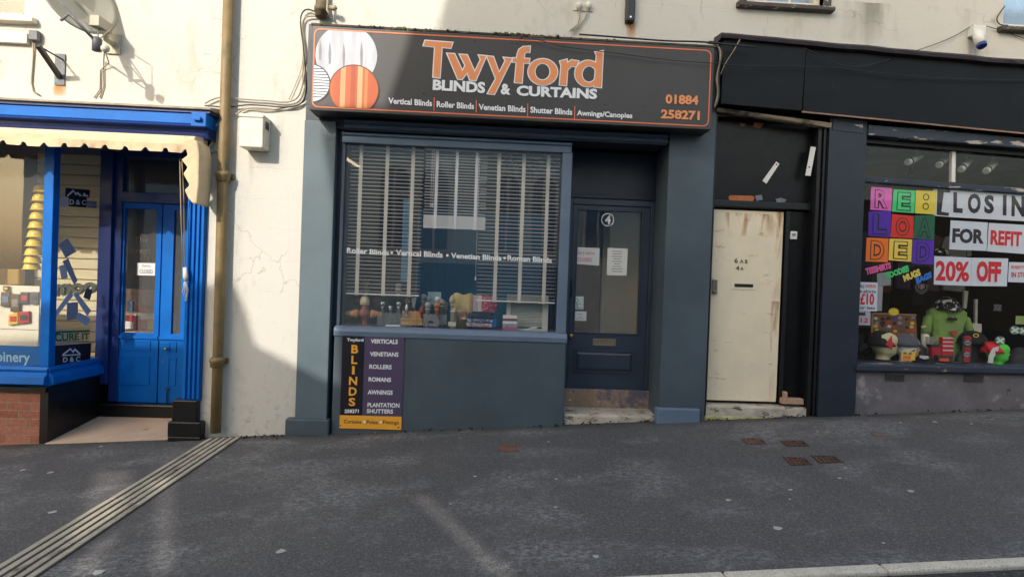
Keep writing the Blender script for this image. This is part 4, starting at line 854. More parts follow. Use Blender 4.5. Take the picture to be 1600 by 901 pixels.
# ------------------------------------------------------------------ things fixed to the wall
def at(x, y, d): u, z = A.px(x, y, d); return (u, d, z)
dp = thing('downpipe', 'tall ochre and rust painted downpipe running down the cream wall to the drain', 'downpipe')
xa, xb = -2.685, -2.68
b = MB(); b.tube([(xa, .075, 5.2), (xa, .075, 2.45), (xb, .07, .95), (xb, .07, -.17)], .05, 14); b.build('pipe', PIPE, dp)
for z in (pz(360, 275, .08), pz(348, 565, .08)):
    b = MB(); b.lathe(xa, .075, [(.052, z-.06), (.062, z-.055), (.066, z-.01), (.074, z), (.074, z+.025), (.064, z+.035), (.052, z+.045)], 16); b.box(xa-.085, xa+.085, .0, .03, z-.02, z+.03); b.build('collar', PIPE, dp)
d2 = thing('vent_pipe', 'short black pipe stub hanging down the upper wall above the blinds sign', 'pipe')
b = MB(); u = pu(985, 15, .05); b.box(u-.048, u+.048, .0, .07, pz(985, 33, .07), 5.2); b.build('pipe', BLKM, d2, .012)
b = MB(); b.axis((u, .07, pz(985, 27, .07)), (u, .078, pz(985, 27, .07)), [(0, .012), (1, .01)]); b.build('screw', CHROME, d2)
d3 = thing('corner_pipe', 'grimy stub of soil pipe above the left corner of the blinds sign', 'pipe')
u = pu(501, 10, .08); zc_ = pz(501, 26, .08)
b = MB(); b.lathe(u, .06, [(.055, zc_), (.055, zc_+.05), (.068, zc_+.055), (.068, zc_+.1), (.055, zc_+.105), (.055, 5.2)], 14); b.build('pipe', M('grimy pipe', L(104, 92, 68), .7, .25, 12, .4, 40, [(L(60, 54, 44), 9, (1, 1, 1), .5, .65)]), d3)
b = MB(); b.tube([at(512, 0, .1), at(511, 16, .1), at(516, 24, .1)], .012).tube([at(515, 12, .08), at(523, 13, .1), at(525, 15, .1)], [.02, .03, .02]); b.build('side_branch', CABLE, d3)
bx = thing('junction_box', 'stained cream plastic meter box right of the ochre downpipe', 'box')
b = MB(); b.pbox(374, 181, 411, 230, 0, .19); b.build('body', OFFW, bx, .012)
b = MB(); b.pbox(373, 178, 412, 183, 0, .20); b.build('lid', OFFW, bx, .008)
b = MB()
for k in range(3): x = pu(411.5, 200, .19)+.0; b.box(x+.001, x+.005, .06+.03*k, .075+.03*k, pz(411, 201, .15), pz(411, 189, .15))
b.build('louvre', BLKM, bx)
jb = thing('cable_box', 'small grey cable junction box beside the upper left window trunking', 'box')
b = MB(); b.pbox(44, 47, 58, 62, 0, .06); b.build('body', ZINC, jb, .006)
b = MB(); b.tube([at(52, 62, .02), at(52, 90, .012), at(49, 130, .012), at(52, 143, .012), at(62, 149, .012)], .008); b.build('cable', CABLE, jb)
# bracket
br = thing('wall_bracket', 'rusting steel sign bracket with an empty arm jutting from the cream wall', 'bracket')
u0_, zb0 = A.px(93, 121, .02)
b = MB(); b.pbox(85, 84, 101, 133, 0, .014); b.build('plate', ZINC, br, .002)
tip = (u0_+.0, .30, zb0+.20)
b = MB(); b.tube([(u0_, .01, zb0), tip], .028, 4, False); b.build('arm', BLKM, br)
b = MB(); b.tube([tip, (u0_+.02, .014, zb0+.18)], .008, 6); b.build('stay', BLKM, br)
# satellite dish
sd = thing('satellite_dish', 'grey satellite dish on an arm high on the cream wall above the blue shop', 'satellite dish')
hub = V(at(166, 62, .12)); cen = V(at(126, -4, .33)); nrm = V((.86, .42, .30)).normalized()    # (u, d, z)
ax = V((1, 0, 0)); ax = (ax-nrm*ax.dot(nrm)).normalized(); ay = nrm.cross(ax)
vs = []; N = 40; RX, RY = .34, .37
for i in range(9):
    r = i/8
    for k in range(N):
        p = cen+ax*(RX*r*cos(2*pi*k/N))+ay*(RY*r*sin(2*pi*k/N))+nrm*(.07*(r*r-1)); vs.append(tuple(p))
for i in range(8, -1, -1):
    r = i/8*.995
    for k in range(N):
        p = cen+ax*(RX*r*cos(2*pi*k/N))+ay*(RY*r*sin(2*pi*k/N))+nrm*(.07*(r*r-1)-.008); vs.append(tuple(p))
b = MB(); b.add(vs, [(i*N+k, i*N+(k+1) % N, (i+1)*N+(k+1) % N, (i+1)*N+k) for i in range(17) for k in range(N)], True); b.build('reflector', DISHM, sd)
lnb = V(at(155, 70, .44)); lowrim = cen-ay*RY if ay.z > 0 else cen+ay*RY
b = MB(); b.tube([tuple(hub+V((0, -.12, 0))), tuple(hub), tuple(hub+V((0, .04, .12))), tuple(cen-nrm*.09)], [.03, .03, .03, .035]); b.box(hub.x-.07, hub.x+.07, 0, .02, hub.z-.1, hub.z+.1).box(hub.x-.045, hub.x+.045, .1, .3, hub.z+.06, hub.z+.16); b.build('mount', DISHM, sd, .004)
b = MB(); b.tube([tuple(lowrim-nrm*.03), tuple(lowrim+nrm*.1), tuple(lnb)], .014, 6).tube([tuple(cen+ax*RX*.7-ay*RY*.5*(1 if ay.z > 0 else -1)), tuple(lnb)], .006).tube([tuple(cen-ax*RX*.7-ay*RY*.5*(1 if ay.z > 0 else -1)), tuple(lnb)], .006); b.build('feed_arm', ZINC, sd)
b = MB(); b.lathe(lnb.x-.02, lnb.y, [(.001, lnb.z-.07), (.04, lnb.z-.06), (.042, lnb.z+.05), (.03, lnb.z+.065), (.001, lnb.z+.066)]); b.build('receiver', flatm('grey receiver plastic', (88, 86, 92)), sd)
b = MB(); e = lnb-V((-.05, 0, .04)); b.axis(tuple(e), tuple(e+V((.04, .05, -.01))), [(0, .001), (.02, .028), (.6, .036), (.95, .036), (1, .001)]); b.build('feed_cap', OFFW, sd)
b = MB(); b.tube([tuple(e), tuple(hub+V((-.02, -.08, -.2))), at(157, 110, .012), at(156, 140, .012), at(147, 153, .012)], .006).tube([tuple(e), at(162, 95, .014), at(162, 135, .012), at(156, 153, .012)], .006).tube([tuple(lnb+V((0, 0, .05))), tuple(lnb+V((.05, -.1, .2))), tuple(hub+V((.03, .02, .05)))], .005); b.build('cable', CABLE, sd)
# twin sockets
ts = thing('cable_entry', 'pair of small cream cable entry caps on the upper wall above the sign', 'cable entry')
b = MB(); b.pbox(896, 14.5, 926, 17, 0, .01); b.build('plate', OFFW, ts)
for x in (905, 919.5):
    b = MB(); u, z = A.px(x, 9, .02); b.lathe(u, .02, [(.012, z-.05), (.03, z-.02), (.034, z+.01), (.02, z+.03), (.001, z+.032)]); b.build('cap', OFFW, ts)
b = MB(); b.tube([at(905, 15, .03), at(906, 28, .02), at(902, 40, .02), at(890, 49, .04)], .006).tube([at(919, 15, .03), at(914, 30, .02), at(904, 42, .02), at(894, 49, .04)], .006); b.build('cable', CABLE, ts)
# security light
fl = thing('security_light', 'small white security light with a blue lens under the upper right window', 'security light')
b = MB(); b.pbox(1521, 39, 1541, 55, 0, .08); b.build('housing', WHITE, fl, .006)
p = V(at(1530, 58, .1)); b = MB(); b.tube([tuple(p+V((0, -.03, .06))), tuple(p+V((0, .03, -.09)))], .05, 12); b.build('lamp_head', WHITE, fl)
b = MB(); q = p+V((0, .035, -.10)); b.axis(tuple(q), tuple(q+V((0, .01, -.02))), [(0, .048), (1, .042)]); b.build('lens', flatm('blue lens', (40, 70, 150), .3), fl)
# cables
def cable(pts, r, label, m_=CABLE, dd=.02, name='wall_cable'):
    P = [V(p if len(p) == 3 else at(p[0], p[1], dd)) for p in pts]; Q = []
    for i in range(len(P)-1):                              # Catmull-Rom
        p0, p1, p2, p3 = P[max(i-1, 0)], P[i], P[i+1], P[min(i+2, len(P)-1)]
        for s in range(5):
            t = s/5; Q.append(.5*((2*p1)+(p2-p0)*t+(2*p0-5*p1+4*p2-p3)*t*t+(3*p1-p0-3*p2+p3)*t**3))
    Q.append(P[-1]); b = MB(); b.tube([tuple(q) for q in Q], r, 6); return tag(b.build(name, m_), label, 'cable', 'cables clipped along the wall')
cable(l4(0, 560, 60, 532, 120, 530, 240, 540, 330, 545, 450, 552, 515, 505, 545, 330, 528, 170, 540, 100, 600, 88, 690, 100), .008, 'grey cable topmost of the run crossing the downpipe towards the sign', CABLE, .03)
cable(l4(0, 572, 120, 580, 250, 568, 430, 580, 520, 560, 548, 470, 535, 270, 518, 120, 535, 62, 575, 55, 650, 95), .008, 'grey cable looping highest around the top left corner of the sign', CABLED, .035)
cable(l4(160, 625, 230, 588, 330, 596, 450, 580, 540, 545, 545, 480, 528, 420, 540, 300), .008, 'grey cable rising from the meter box lid to the sign edge', CABLE, .025)
cable(l4(120, 660, 60, 680, 42, 730, 44, 760, 20, 800, 0, 790), .012, 'short thick pale cable curling from the downpipe to the blue fascia end', OFFW, .03)
cable(l4(455, 540, 490, 460, 520, 380, 532, 300, 530, 200), .004, 'thin wire slanting up beside the left edge of the sign', CABLE, .02)
cable(l4(0, 822, 40, 826, 90, 815, 106, 806), .006, 'short thin wire ending loose left of the meter box', CABLE, .02)
cable([at(x, y, .34) for x, y in c7(20, 115, 180, 150, 400, 205, 800, 255, 1150, 300, 1480, 325)]+[at(1165, 103, .26), at(1300, 106, .2), at(1440, 121, .19), at(1610, 126, .17)], .0042, 'thin black wire sagging across the right of the sign and on over the navy fascia', CABLED)
cable([at(x, y, d) for x, y, d in ((1521, 39, .03), (1480, 62, .03), (1415, 85, .06), (1380, 96, .22), (1338, 105, .2), (1300, 97, .2), (1258, 76, .22))], .004, 'thin black wire swooping from the security light down to the cornice', CABLED)
cable([at(1541, 41, .03), at(1565, 48, .02), at(1605, 62, .02)], .004, 'thin wire running right from the security light', CABLED)
cable([at(1570, 10, .03), at(1558, 28, .03), at(1562, 38, .03), at(1575, 40, .03)], .006, 'black cable looping beside the upper right window', CABLED)
cable([at(x, y, .24) for x, y in c7(1440, 175, 1500, 185, 1530, 240, 1528, 330, 1505, 430, 1515, 540, 1490, 650)], .012, 'thick grey cable dropping down the right end of the sign', CABLE)
cable([at(x, y, .25) for x, y in c7(1450, 165, 1520, 180, 1545, 250, 1520, 400, 1522, 560, 1500, 640)], .008, 'dark cable twisted round the thick one at the right end of the sign', CABLED)
cable([at(x, y, .2) for x, y in ((1156, 62), (1146, 80), (1133, 100), (1125, 118))], .005, 'short pale wire slanting across the left end of the navy fascia', CABLE)
cable([at(x, y, .27) for x, y in ((905, 54), (960, 58), (1040, 64), (1100, 66), (1180, 74))], .009, 'thick black cable lying along the ledge from the sign to the cornice', CABLED)

# ------------------------------------------------------------------ blinds hanging in the window
def blind(label, xs, ytop, ybot, d, tapes, sp, slm, tpm, depth, stack=0, cordx=None, xr=None):
    t = thing('venetian_blind', label, 'blind', 'venetian blinds in the window')
    u0, u1 = pu(xs[0], (ytop+ybot)/2, d), pu(xs[1], (ytop+ybot)/2, d); zt, zb = pz((xs[0]+xs[1])/2, ytop, d), pz((xs[0]+xs[1])/2, ybot, d)
    b = MB(); b.box(u0-.01, u1+.01, d-.03, d+.03, zt, zt+.05); b.build('headrail', slm, t, .004)
    b = MB(); z = zb+.03+stack; 
    if stack:
        zz = zb+.012
        while zz < zb+stack:
            j = random.uniform(-.004, .004); b.box(u0+j, u1+j, d-depth/2, d+depth/2, zz, zz+.0052); zz += .0075
    while z < zt-.02:
        tl = random.uniform(-.02, .02); j = random.uniform(-.004, .004); s = depth/2
        b.add([(u, d+s*k, z+s*k*tl+e) for u in (u0+j, u1+j) for k in (-1, 1) for e in (0, .0032)], [(0, 1, 3, 2), (4, 6, 7, 5), (0, 4, 5, 1), (2, 3, 7, 6), (0, 2, 6, 4), (1, 5, 7, 3)])
        z += sp
    b.build('slats', slm, t)
    b = MB(); b.box(u0, u1, d-depth/2, d+depth/2, zb-.006, zb+.010); b.build('bottom_rail', slm, t, .004)
    for x in tapes:
        u = pu(x, (ytop+ybot)/2, d); w2 = .019 if tpm is TAPE else .016
        b = MB(); b.box(u-w2, u+w2, d+depth/2+.001, d+depth/2+.0025, zb-.01, zt+.02); b.build('tape', tpm, t)
    if cordx:
        b = MB()
        for x in cordx: u = pu(x[0], x[1], d+.04); b.tube([(u, d+.045, zt), (u, d+.045, pz(x[0], x[1], d+.045))], .0028, 5)
        b.build('pull_cord', WHITE, t)
        b = MB()
        for x in cordx: u = pu(x[0], x[1], d+.045); z = pz(x[0], x[1], d+.045); b.axis((u, d+.045, z+.004), (u, d+.045, z-.04), [(0, .004), (.2, .006), (1, .010)], 8)
        b.build('cord_weight', WHITE, t)
    return t
blind('wide grey venetian blind with three tapes hanging over the wooden propeller stand', (545, 659), 226, 460.5, -.13, (562, 603, 643), .0395, SLAT, TAPE, .05)
blind('wide grey venetian blind with three tapes hanging over the white framed sample window', (748, 871), 240, 471.5, -.13, (776.5, 815, 853), .0395, SLAT, TAPE, .05)
blind('short white half drawn venetian blind with a thick stack of slats at its foot', (663.5, 760), 236, 357, -.10, (682, 713, 744), .0305, SLATW, TAPEW, .05, .125, [(673, 318), (676, 318), (743, 432)])
t = tag(MB().box(pu(628, 380, -.28), pu(638, 380, -.28), -.29, -.28, pz(632, 440, -.28), pz(632, 312, -.28)).build('fabric_strip', M('glittery sky blue strip', L(96, 176, 222), .4, .5, 9, .3, 30, vmap=(.2, .2, 6))), 'narrow sky blue strip hanging behind the slats of the left blind', 'strip')
b = MB(); b.box(pu(650, 420, -.75), pu(846, 420, -.75), -.76, -.75, zs-.05, pz(745, 330, -.75)); b.build('x', TEAL)
tl_ = bpy.data.objects['x']; tl_.name = 'roller_blind'; tag(tl_, 'teal fabric roller blind let down behind the goods in the window', 'blind')
sh = thing('shade_lining', 'dark blue curtain lining hanging behind the right venetian blind', 'curtain')
b = MB()
n = 60; vs = []
for i in range(n+1):
    u = .12+.7*i/n; dd = -1.0+.03*sin(i*.9); vs += [(u, dd, .95), (u, dd, 3.0)]
b.add(vs, [(2*i, 2*i+1, 2*i+3, 2*i+2) for i in range(n)], True); b.build('curtain', M('dark blue lining', L(40, 58, 84), .8, .1, 4, .1, 60), sh)

# ------------------------------------------------------------------ goods in the blinds window
ZS = zs-.015
def U(x, y, d=-.15): return pu(x, y, d)
def H(x, y, d=-.15): return pz(x, y, d)-ZS
# propeller stand
t = thing('curtain_pole_stand', 'turned wooden stand holding four curtain pole ends like a propeller, lower left of the window', 'display stand')
u = U(569, 500, -.16); d = -.16; zc_ = pz(568.5, 490, d); zt_ = pz(569, 470, d)
b = MB(); b.lathe(u, d, [(.001, ZS), (.075, ZS), (.078, ZS+.012), (.05, ZS+.02), (.025, ZS+.04), (.03, zc_-.05), (.06, zc_-.03), (.066, zc_), (.055, zc_+.04), (.035, zc_+.06), (.036, zt_-.04), (.02, zt_-.03)]); b.build('post', WOODR, t)
b = MB(); b.lathe(u, d, [(.001, zt_-.045), (.05, zt_-.04), (.05, zt_+.0), (.04, zt_+.04), (.02, zt_+.05), (.001, zt_+.051)]); b.build('cap', M('cream disc', L(214, 200, 160), .5, .06, 4, 0, 20), t)
for s in (-1, 1):
    b = MB(); b.axis((u+s*.06, d, zc_), (u+s*.20, d-.02, zc_-.005), [(0, .02), (.05, .045)]+[(.1+.1*k+e, .05*(1-.065*k)+f) for k in range(8) for e, f in ((0, -.005), (.05, 0))]+[(1, .012)], 14); b.build('ribbed_end', WOOD, t)
    b = MB(); b.axis((u+s*.05, d-.12, zt_), (u+s*.16, d-.14, zt_+.0), [(0, .02), (.2, .045), (.7, .05), (1, .01)], 12); b.build('far_end', WOODR, t)
# metal poles in an acrylic rack
t = thing('acrylic_rack', 'clear grey acrylic rack for steel curtain poles right of the wooden stand', 'rack')
b = MB(); b.box(U(589, 500, -.14), U(640, 500, -.14), -.19, -.14, ZS, pz(612, 489, -.14)); b.build('rack', make_glass('clear acrylic', .12, (.75, .8, .82, 1), .10), t)
b = MB(); b.box(U(603, 504, -.13), U(625, 504, -.13), -.137, -.13, ZS+.01, ZS+.03); b.build('price_strip', PAPER, t)
def pole(x, ytop, kind, label, mat=CHROME, d=-.165, r=.012, hm=None):
    t = thing('curtain_pole', label, 'curtain pole', 'curtain poles and finials standing in the window')
    u = U(x, 490, d); z1 = pz(x, ytop, d)
    rb = {'ball': .030, 'cap': .02, 'point': .02, 'urn': .03, 'bulb': .034, 'bell': .028}[kind]; zh = z1-{'ball': 2*rb, 'cap': .02, 'point': .12, 'urn': .1, 'bulb': 2*rb, 'bell': .09}[kind]
    b = MB(); b.lathe(u, d, [(r, ZS), (r, zh-.02), (r*1.5, zh-.015), (r*1.5, zh-.004), (r*.8, zh)], 12); b.build('pole', mat, t)
    b = MB()
    if kind in ('ball', 'bulb'): b.ball(u, d, z1-rb, rb, 14)
    elif kind == 'cap': b.lathe(u, d, [(.022, zh), (.024, zh+.004), (.024, z1), (.001, z1+.002)], 12)
    elif kind == 'point': b.lathe(u, d, [(.012, zh), (.02, zh+.03), (.018, zh+.07), (.006, z1), (.001, z1+.001)], 12)
    elif kind == 'urn': b.lathe(u, d, [(.012, zh), (.03, zh+.015), (.034, zh+.04), (.024, zh+.07), (.008, z1-.005), (.001, z1)], 14)
    else: b.lathe(u, d, [(.012, zh), (.016, zh+.02), (.028, z1-.012), (.028, z1), (.001, z1+.001)], 12)
    b.build('finial', hm or mat, t); return t
pole(597.5, 470, 'ball', 'steel curtain pole with a ball end, nearest the wooden propeller stand')
pole(610, 478, 'cap', 'short steel curtain pole with a plain flat cap between two ball ended ones')
pole(622.5, 470, 'ball', 'steel curtain pole with a ball end, right of the plain capped one')
pole(635, 473, 'point', 'steel curtain pole with a slim pointed end before the wooden block')
pole(646, 465, 'bell', 'steel pole with a white bell shaped end behind the wooden block', hm=WHITE, d=-.24)
pole(636, 466, 'ball', 'steel pole with an orange wooden ball end behind the wooden block', hm=WOOD, d=-.26)
pole(659, 477, 'urn', 'short dark brown wooden finial beside the sage green ones', WOODR, d=-.2, r=.018)
pole(661, 459, 'bulb', 'tall sage grey finial with the largest ball, behind the brown finial', SAGE, d=-.26, r=.02)
pole(668, 471.5, 'bulb', 'sage painted finial with a ball, left of the orange wooden one', SAGE, d=-.14, r=.022)
pole(669.5, 462, 'ball', 'blue grey ball finial rising behind the sage one', M('blue grey gloss', L(140, 156, 164), .3, .05, 4, 0, 20), d=-.22)
pole(682.5, 472, 'bulb', 'orange stained wooden ball finial on a tapering pole', M('orange stained wood', L(206, 126, 44), .4, .1, 10, .1, 40), d=-.14, r=.018)
pole(682, 463, 'ball', 'white ball finial directly behind the orange wooden one', WHITE, d=-.22)
pole(690, 467, 'bulb', 'dull stone coloured finial right of the white ball', M('stone paint', L(150, 150, 138), .5, .06, 5, 0, 30), d=-.22, r=.02)
pole(695, 471, 'bulb', 'second dull stone coloured finial, partly hidden at the right of the first', M('stone paint', L(150, 150, 138), .5, .06, 5, 0, 30), d=-.26, r=.02)
pole(706, 460, 'urn', 'cream carved urn finial in front of the woven panel', M('cream wood paint', L(196, 186, 150), .5, .06, 5, .1, 30), d=-.2, r=.016)
post = pole(709, 482, 'cap', 'short stout cream post in front of the woven panel', M('pale cream wood paint', L(206, 202, 178), .5, .06, 5, .1, 30), d=-.13, r=.026)
b = MB(); b.pquad(v2(2, 712, 88, 716, 86, 762, 0, 758), -.16, -.102); b.build('base', M('pale cream wood paint', L(206, 202, 178), .5, .06, 5, .1, 30), post, .003)
t = thing('wooden_block', 'amber wooden block with a printed plate among the curtain poles', 'display block')
b = MB(); b.pquad(v1(752, 592, 950, 600, 955, 680, 752, 680), -.22, -.18); b.build('block', WOOD, t, .004)
b = MB(); b.pquad(v1(735, 672, 972, 680, 968, 748, 735, 742), -.16, -.13); b.build('plate', M('amber plate', L(206, 160, 80), .5, .08, 5, 0, 20), t, .002)
b = MB(); text(b, 'WOODEN COLLECTION', v1(745, 684, 968, 692, 967, 712, 744, 704), -.128, .02); text(b, 'ON DISPLAY', v1(820, 718, 930, 722, 929, 736, 819, 732), -.128, .02); b.build('lettering', INKK, t)
def blockthing(name, label, cat, q, d0, d1, mat, bev=.003, group=None):
    b = MB(); b.pquad(q, d0, d1); return tag(b.build(name, mat, None, bev), label, cat, group)
ACG = make_glass('grey acrylic', .10, (.72, .78, .78, 1), .22)
t = thing('finial_stand', 'pale grey acrylic stand in front of the sage and orange finials', 'display stand')
b = MB(); b.pquad(v1(980, 625, 1110, 630, 1150, 700, 1150, 762, 972, 755), -.12, -.10); b.build('front_panel', ACG, t, .002)
b = MB(); b.pquad(v1(1120, 630, 1232, 634, 1232, 740, 1150, 745), -.2, -.17); b.build('rear_panel', ACG, t, .002)
b = MB(); b.pquad(v1(1035, 700, 1086, 702, 1086, 722, 1035, 720), -.099, -.097); b.build('slot', INKK, t)
blockthing('price_card', 'pale blue and white card standing behind the finials', 'card', v1(1030, 385, 1172, 390, 1172, 530, 1030, 520), -.35, -.345, M('pale blue card', L(176, 204, 216), .7, .1, 3, 0, 20), 0)
t = M('woven straw', L(206, 186, 128), .8, .22, 60, .8, 90, vmap=(1, 1, 2.2), bd=.01)
b = MB(); n = 24; vs = []
qa = [A.px(*p, -.30) for p in v2(62, 404, 268, 412, 265, 640, 40, 640)]
for i in range(n+1):
    k = i/n; ut, zt1 = qa[0][0]*(1-k)+qa[1][0]*k, qa[0][1]*(1-k)+qa[1][1]*k; ub = qa[3][0]*(1-k)+qa[2][0]*k; c = .035*sin(pi*k)
    vs += [(ut, -.30+c, zt1+.01*sin(k*9)), (ub, -.30+c, ZS), (ut, -.305+c, zt1+.01*sin(k*9)), (ub, -.305+c, ZS)]
b.add(vs, [(4*i+a, 4*i+c_, 4*i+4+c_, 4*i+4+a) for i in range(n) for a, c_ in ((0, 1), (1, 3), (3, 2), (2, 0))], True); tag(b.build('woven_panel', t), 'curled woven straw blind sample behind the cream urn finial', 'blind sample')
def stripes(name, label, cat, q, d0, d1, cols, vertical=True, parent=None):
    t = thing(name, label, cat) if parent is None else parent
    P = [V(p) for p in q]; n = len(cols)
    for i, (m_, wd) in enumerate(cols):
        a = sum(c[1] for c in cols[:i])/sum(c[1] for c in cols); c = sum(c[1] for c in cols[:i+1])/sum(c[1] for c in cols)
        if vertical: Q = [P[0].lerp(P[1], a), P[0].lerp(P[1], c), P[3].lerp(P[2], c), P[3].lerp(P[2], a)]
        else: Q = [P[0].lerp(P[3], a), P[1].lerp(P[2], a), P[1].lerp(P[2], c), P[0].lerp(P[3], c)]
        b = MB(); b.pquad([tuple(p) for p in Q], d0, d1); b.build('fabric', m_, t, .0015)
    return t
PINKM = M('pink floral fabric', L(206, 92, 128), .8, .25, 30, .1, 60, [(L(235, 180, 190), 34, (1, 1, 1), .52, .6), (L(120, 40, 60), 22, (1, 1, 1), .62, .68)])
PALEB = M('pale blue striped fabric', L(176, 196, 220), .8, .2, 50, .1, 60, vmap=(4, 1, .3)); PALEP = M('pale pink striped fabric', L(206, 186, 196), .8, .2, 50, .1, 60, vmap=(4, 1, .3))
stripes('fabric_sample', 'pale striped fabric sample with a white band, standing left of the pink one', 'fabric sample', v2(272, 420, 368, 426, 362, 600, 268, 600), -.31, -.3, [(PALEP, 3), (PALEB, 2), (PAPER, 4)])
blockthing('fabric_sample', 'bright pink floral fabric sample standing upright behind the pattern books', 'fabric sample', v2(368, 424, 534, 432, 526, 605, 362, 602), -.30, -.288, PINKM)
blockthing('fabric_vase', 'small brown and cream floral fabric bundle before the woven panel', 'fabric bundle', v2(103, 590, 208, 596, 196, 690, 120, 690), -.2, -.14, M('brown floral fabric', L(150, 104, 74), .8, .3, 24, .2, 40, [(L(220, 200, 176), 20, (1, 1, 1), .52, .58), (L(70, 36, 26), 26, (1, 1, 1), .60, .66)]), .012)
def bookpat(nm, c, c2): return M(nm, L(*c), .7, .2, 10, .1, 60, [(L(*c2), 60, (.6, 1, 1), .52, .56)])
for lab, q, m_ in (('pattern book with a charcoal cover, topmost of its stack in the window', (212, 622, 496, 636, 492, 680, 208, 668), bookpat('charcoal pattern', (44, 42, 56), (70, 70, 84))), ('pattern book with a teal checked cover, in the middle of its stack', (206, 674, 482, 688, 478, 726, 204, 712), bookpat('teal pattern', (52, 84, 112), (176, 200, 210))), ('pattern book with a pink and grey cover, at the bottom of its stack', (200, 718, 476, 732, 473, 772, 192, 760), bookpat('pink grey pattern', (150, 110, 124), (205, 190, 190)))):
    blockthing('pattern_book', lab, 'book', v2(*q), -.26, -.11, m_, .004, 'pattern books stacked in the window')
blockthing('blue_box', 'bright blue little box at the right end of the pattern books', 'box', v2(478, 680, 524, 684, 522, 762, 474, 764), -.24, -.15, flatm('bright blue card', (52, 130, 208)))
stripes('swatch_card', 'little stack of striped fabric swatches on a card before the white frame', 'swatch', v2(596, 636, 748, 640, 750, 808, 588, 806), -.12, -.105, [(PAPER, 4), (M('brown swatch', L(120, 70, 56), .8, .3, 30, .1, 60), 3), (PAPER, 3), (M('grey print swatch', L(150, 160, 176), .8, .3, 40, .1, 60, [(L(60, 66, 90), 40, (.5, 1, 1), .56, .6)]), 4), (flatm('rose swatch', (176, 92, 112)), 4)], False)
t = thing('frame_sample', 'white framed sample window with its own small blind, right end of the display', 'display frame')
P = v2(630, 408, 1090, 432, 1080, 798, 640, 770); P = [A.px(x, y, -.2) for x, y in P]; x0, x1, z1, z0 = (P[0][0]+P[3][0])/2, (P[1][0]+P[2][0])/2, (P[0][1]+P[1][1])/2, ZS
FRM = M('off white frame', L(206, 208, 196), .5, .06, 5, .05, 30)
b = MB(); b.box(x0, x0+.045, -.25, -.2, z0, z1).box(x1-.062, x1, -.25, -.2, z0, z1).box(x0+.045, x1-.062, -.25, -.2, z1-.085, z1).box(x0+.045, x1-.062, -.25, -.2, z0, z0+.03); b.build('frame', FRM, t, .004)
b = MB(); z = z0+.05
while z < z1-.09: b.add([(u, d, zz) for u in (x0+.05, x1-.066) for d, zz in ((-.21, z), (-.23, z+.013), (-.232, z+.012), (-.212, z-.001))], [(0, 1, 5, 4), (1, 2, 6, 5), (2, 3, 7, 6), (3, 0, 4, 7), (0, 1, 2, 3), (4, 5, 6, 7)]); z += .0165
b.build('slats', FRM, t)
b = MB(); b.pquad(v2(820, 795, 960, 755, 972, 775, 850, 806), -.15, -.14); b.build('loose_slat', FRM, t)
for nm, lab, mat, prof, x, d in (('chrome_finial', 'stack of chrome knobs hanging behind the left blind', CHROME, [(.03, 0), (.04, .02), (.025, .03), (.045, .05), (.05, .08), (.03, .09), (.052, .11), (.052, .14), (.02, .15)], 622, -.3), ('brass_finial', 'brass ring holder on a post seen through the left blind', BRASS, [(.02, 0), (.03, .03), (.02, .05), (.05, .06), (.05, .075), (.02, .085), (.02, .13), (.045, .14), (.045, .16), (.01, .18)], 571, -.33)):
    z = pz(x, 463, d); b = MB(); b.lathe(U(x, 450, d), d, [(.012, ZS), (.012, z)]+[(r, z+h) for r, h in prof]); tag(b.build(nm, mat), lab, 'finial')

# ------------------------------------------------------------------ papers on the grey door
D = -.45
def sheet(name, label, cat, q, d, mat, th=.0015, group=None):
    t = thing(name, label, cat, group); b = MB(); b.pquad(q, d, d+th); b.build('sheet', mat, t); return t
t = sheet('paper_notice', 'white paper with faded pink closed message in the grey door', 'notice', [(899, 386), (937, 387.5), (936, 415), (898.5, 412)], D-.018, PAPER)
b = MB(); text(b, "Sorry we're", [(900, 391), (929, 392), (929, 400), (900, 399)], D-.016, .02); text(b, 'CLOSED', [(902, 402), (925, 403), (925, 409), (902, 408)], D-.016, .02); b.build('lettering', INKP, t)
t = sheet('paper_notice', 'taller white printed paper to the right of the pink lettered one', 'notice', [(949.5, 387), (981, 388.5), (979, 430.5), (948, 429.5)], D-.018, PAPER)
b = MB()
for k in range(9):
    w_ = (16, 14, 16, 12, 16, 10, 14, 18, 16)[k]; x = 964-w_/2; y = 392+k*3.9; b.pflat([(x, y), (x+w_, y+.5), (x+w_, y+1.5), (x, y+1)], D-.016)
b.build('print_lines', INKG, t)
t = sheet('door_sticker', 'pale green map pin sticker, upper of two on the grey door glass', 'sticker', [(896, 462.5), (912, 463), (911.5, 483), (895.5, 482.5)], D-.018, M('pale green paper', L(206, 222, 214), .7, .03, 4, 0, 20))
b = MB(); u, z = A.px(901, 469, D-.016); o1 = [(u+.022*cos(k*pi/10), z+.022*sin(k*pi/10)) for k in range(20)]; ring(b, o1, [(u+.016*cos(k*pi/10), z+.016*sin(k*pi/10)) for k in range(20)], D-.016); b.pflat([(900, 473), (902, 473), (903, 480), (902, 480)], D-.016); b.pflat([(903, 475), (908, 473), (908, 474), (903, 476)], D-.016); b.pflat([(898, 480), (909, 480.4), (909, 481.2), (898, 480.8)], D-.016); b.build('map_pin', INKG, t)
t = sheet('door_sticker', 'white printed sticker, lower of two low on the grey door glass', 'sticker', [(897, 486), (916.5, 486.5), (916, 501), (896.7, 500.5)], D-.018, PAPER)
b = MB()
for x, y, w_ in ((902, 490, 9), (904, 494, 6), (899, 497, 14)): b.pflat([(x, y), (x+w_, y+.3), (x+w_, y+1.1), (x, y+.8)], D-.016)
b.build('print_lines', INKG, t)

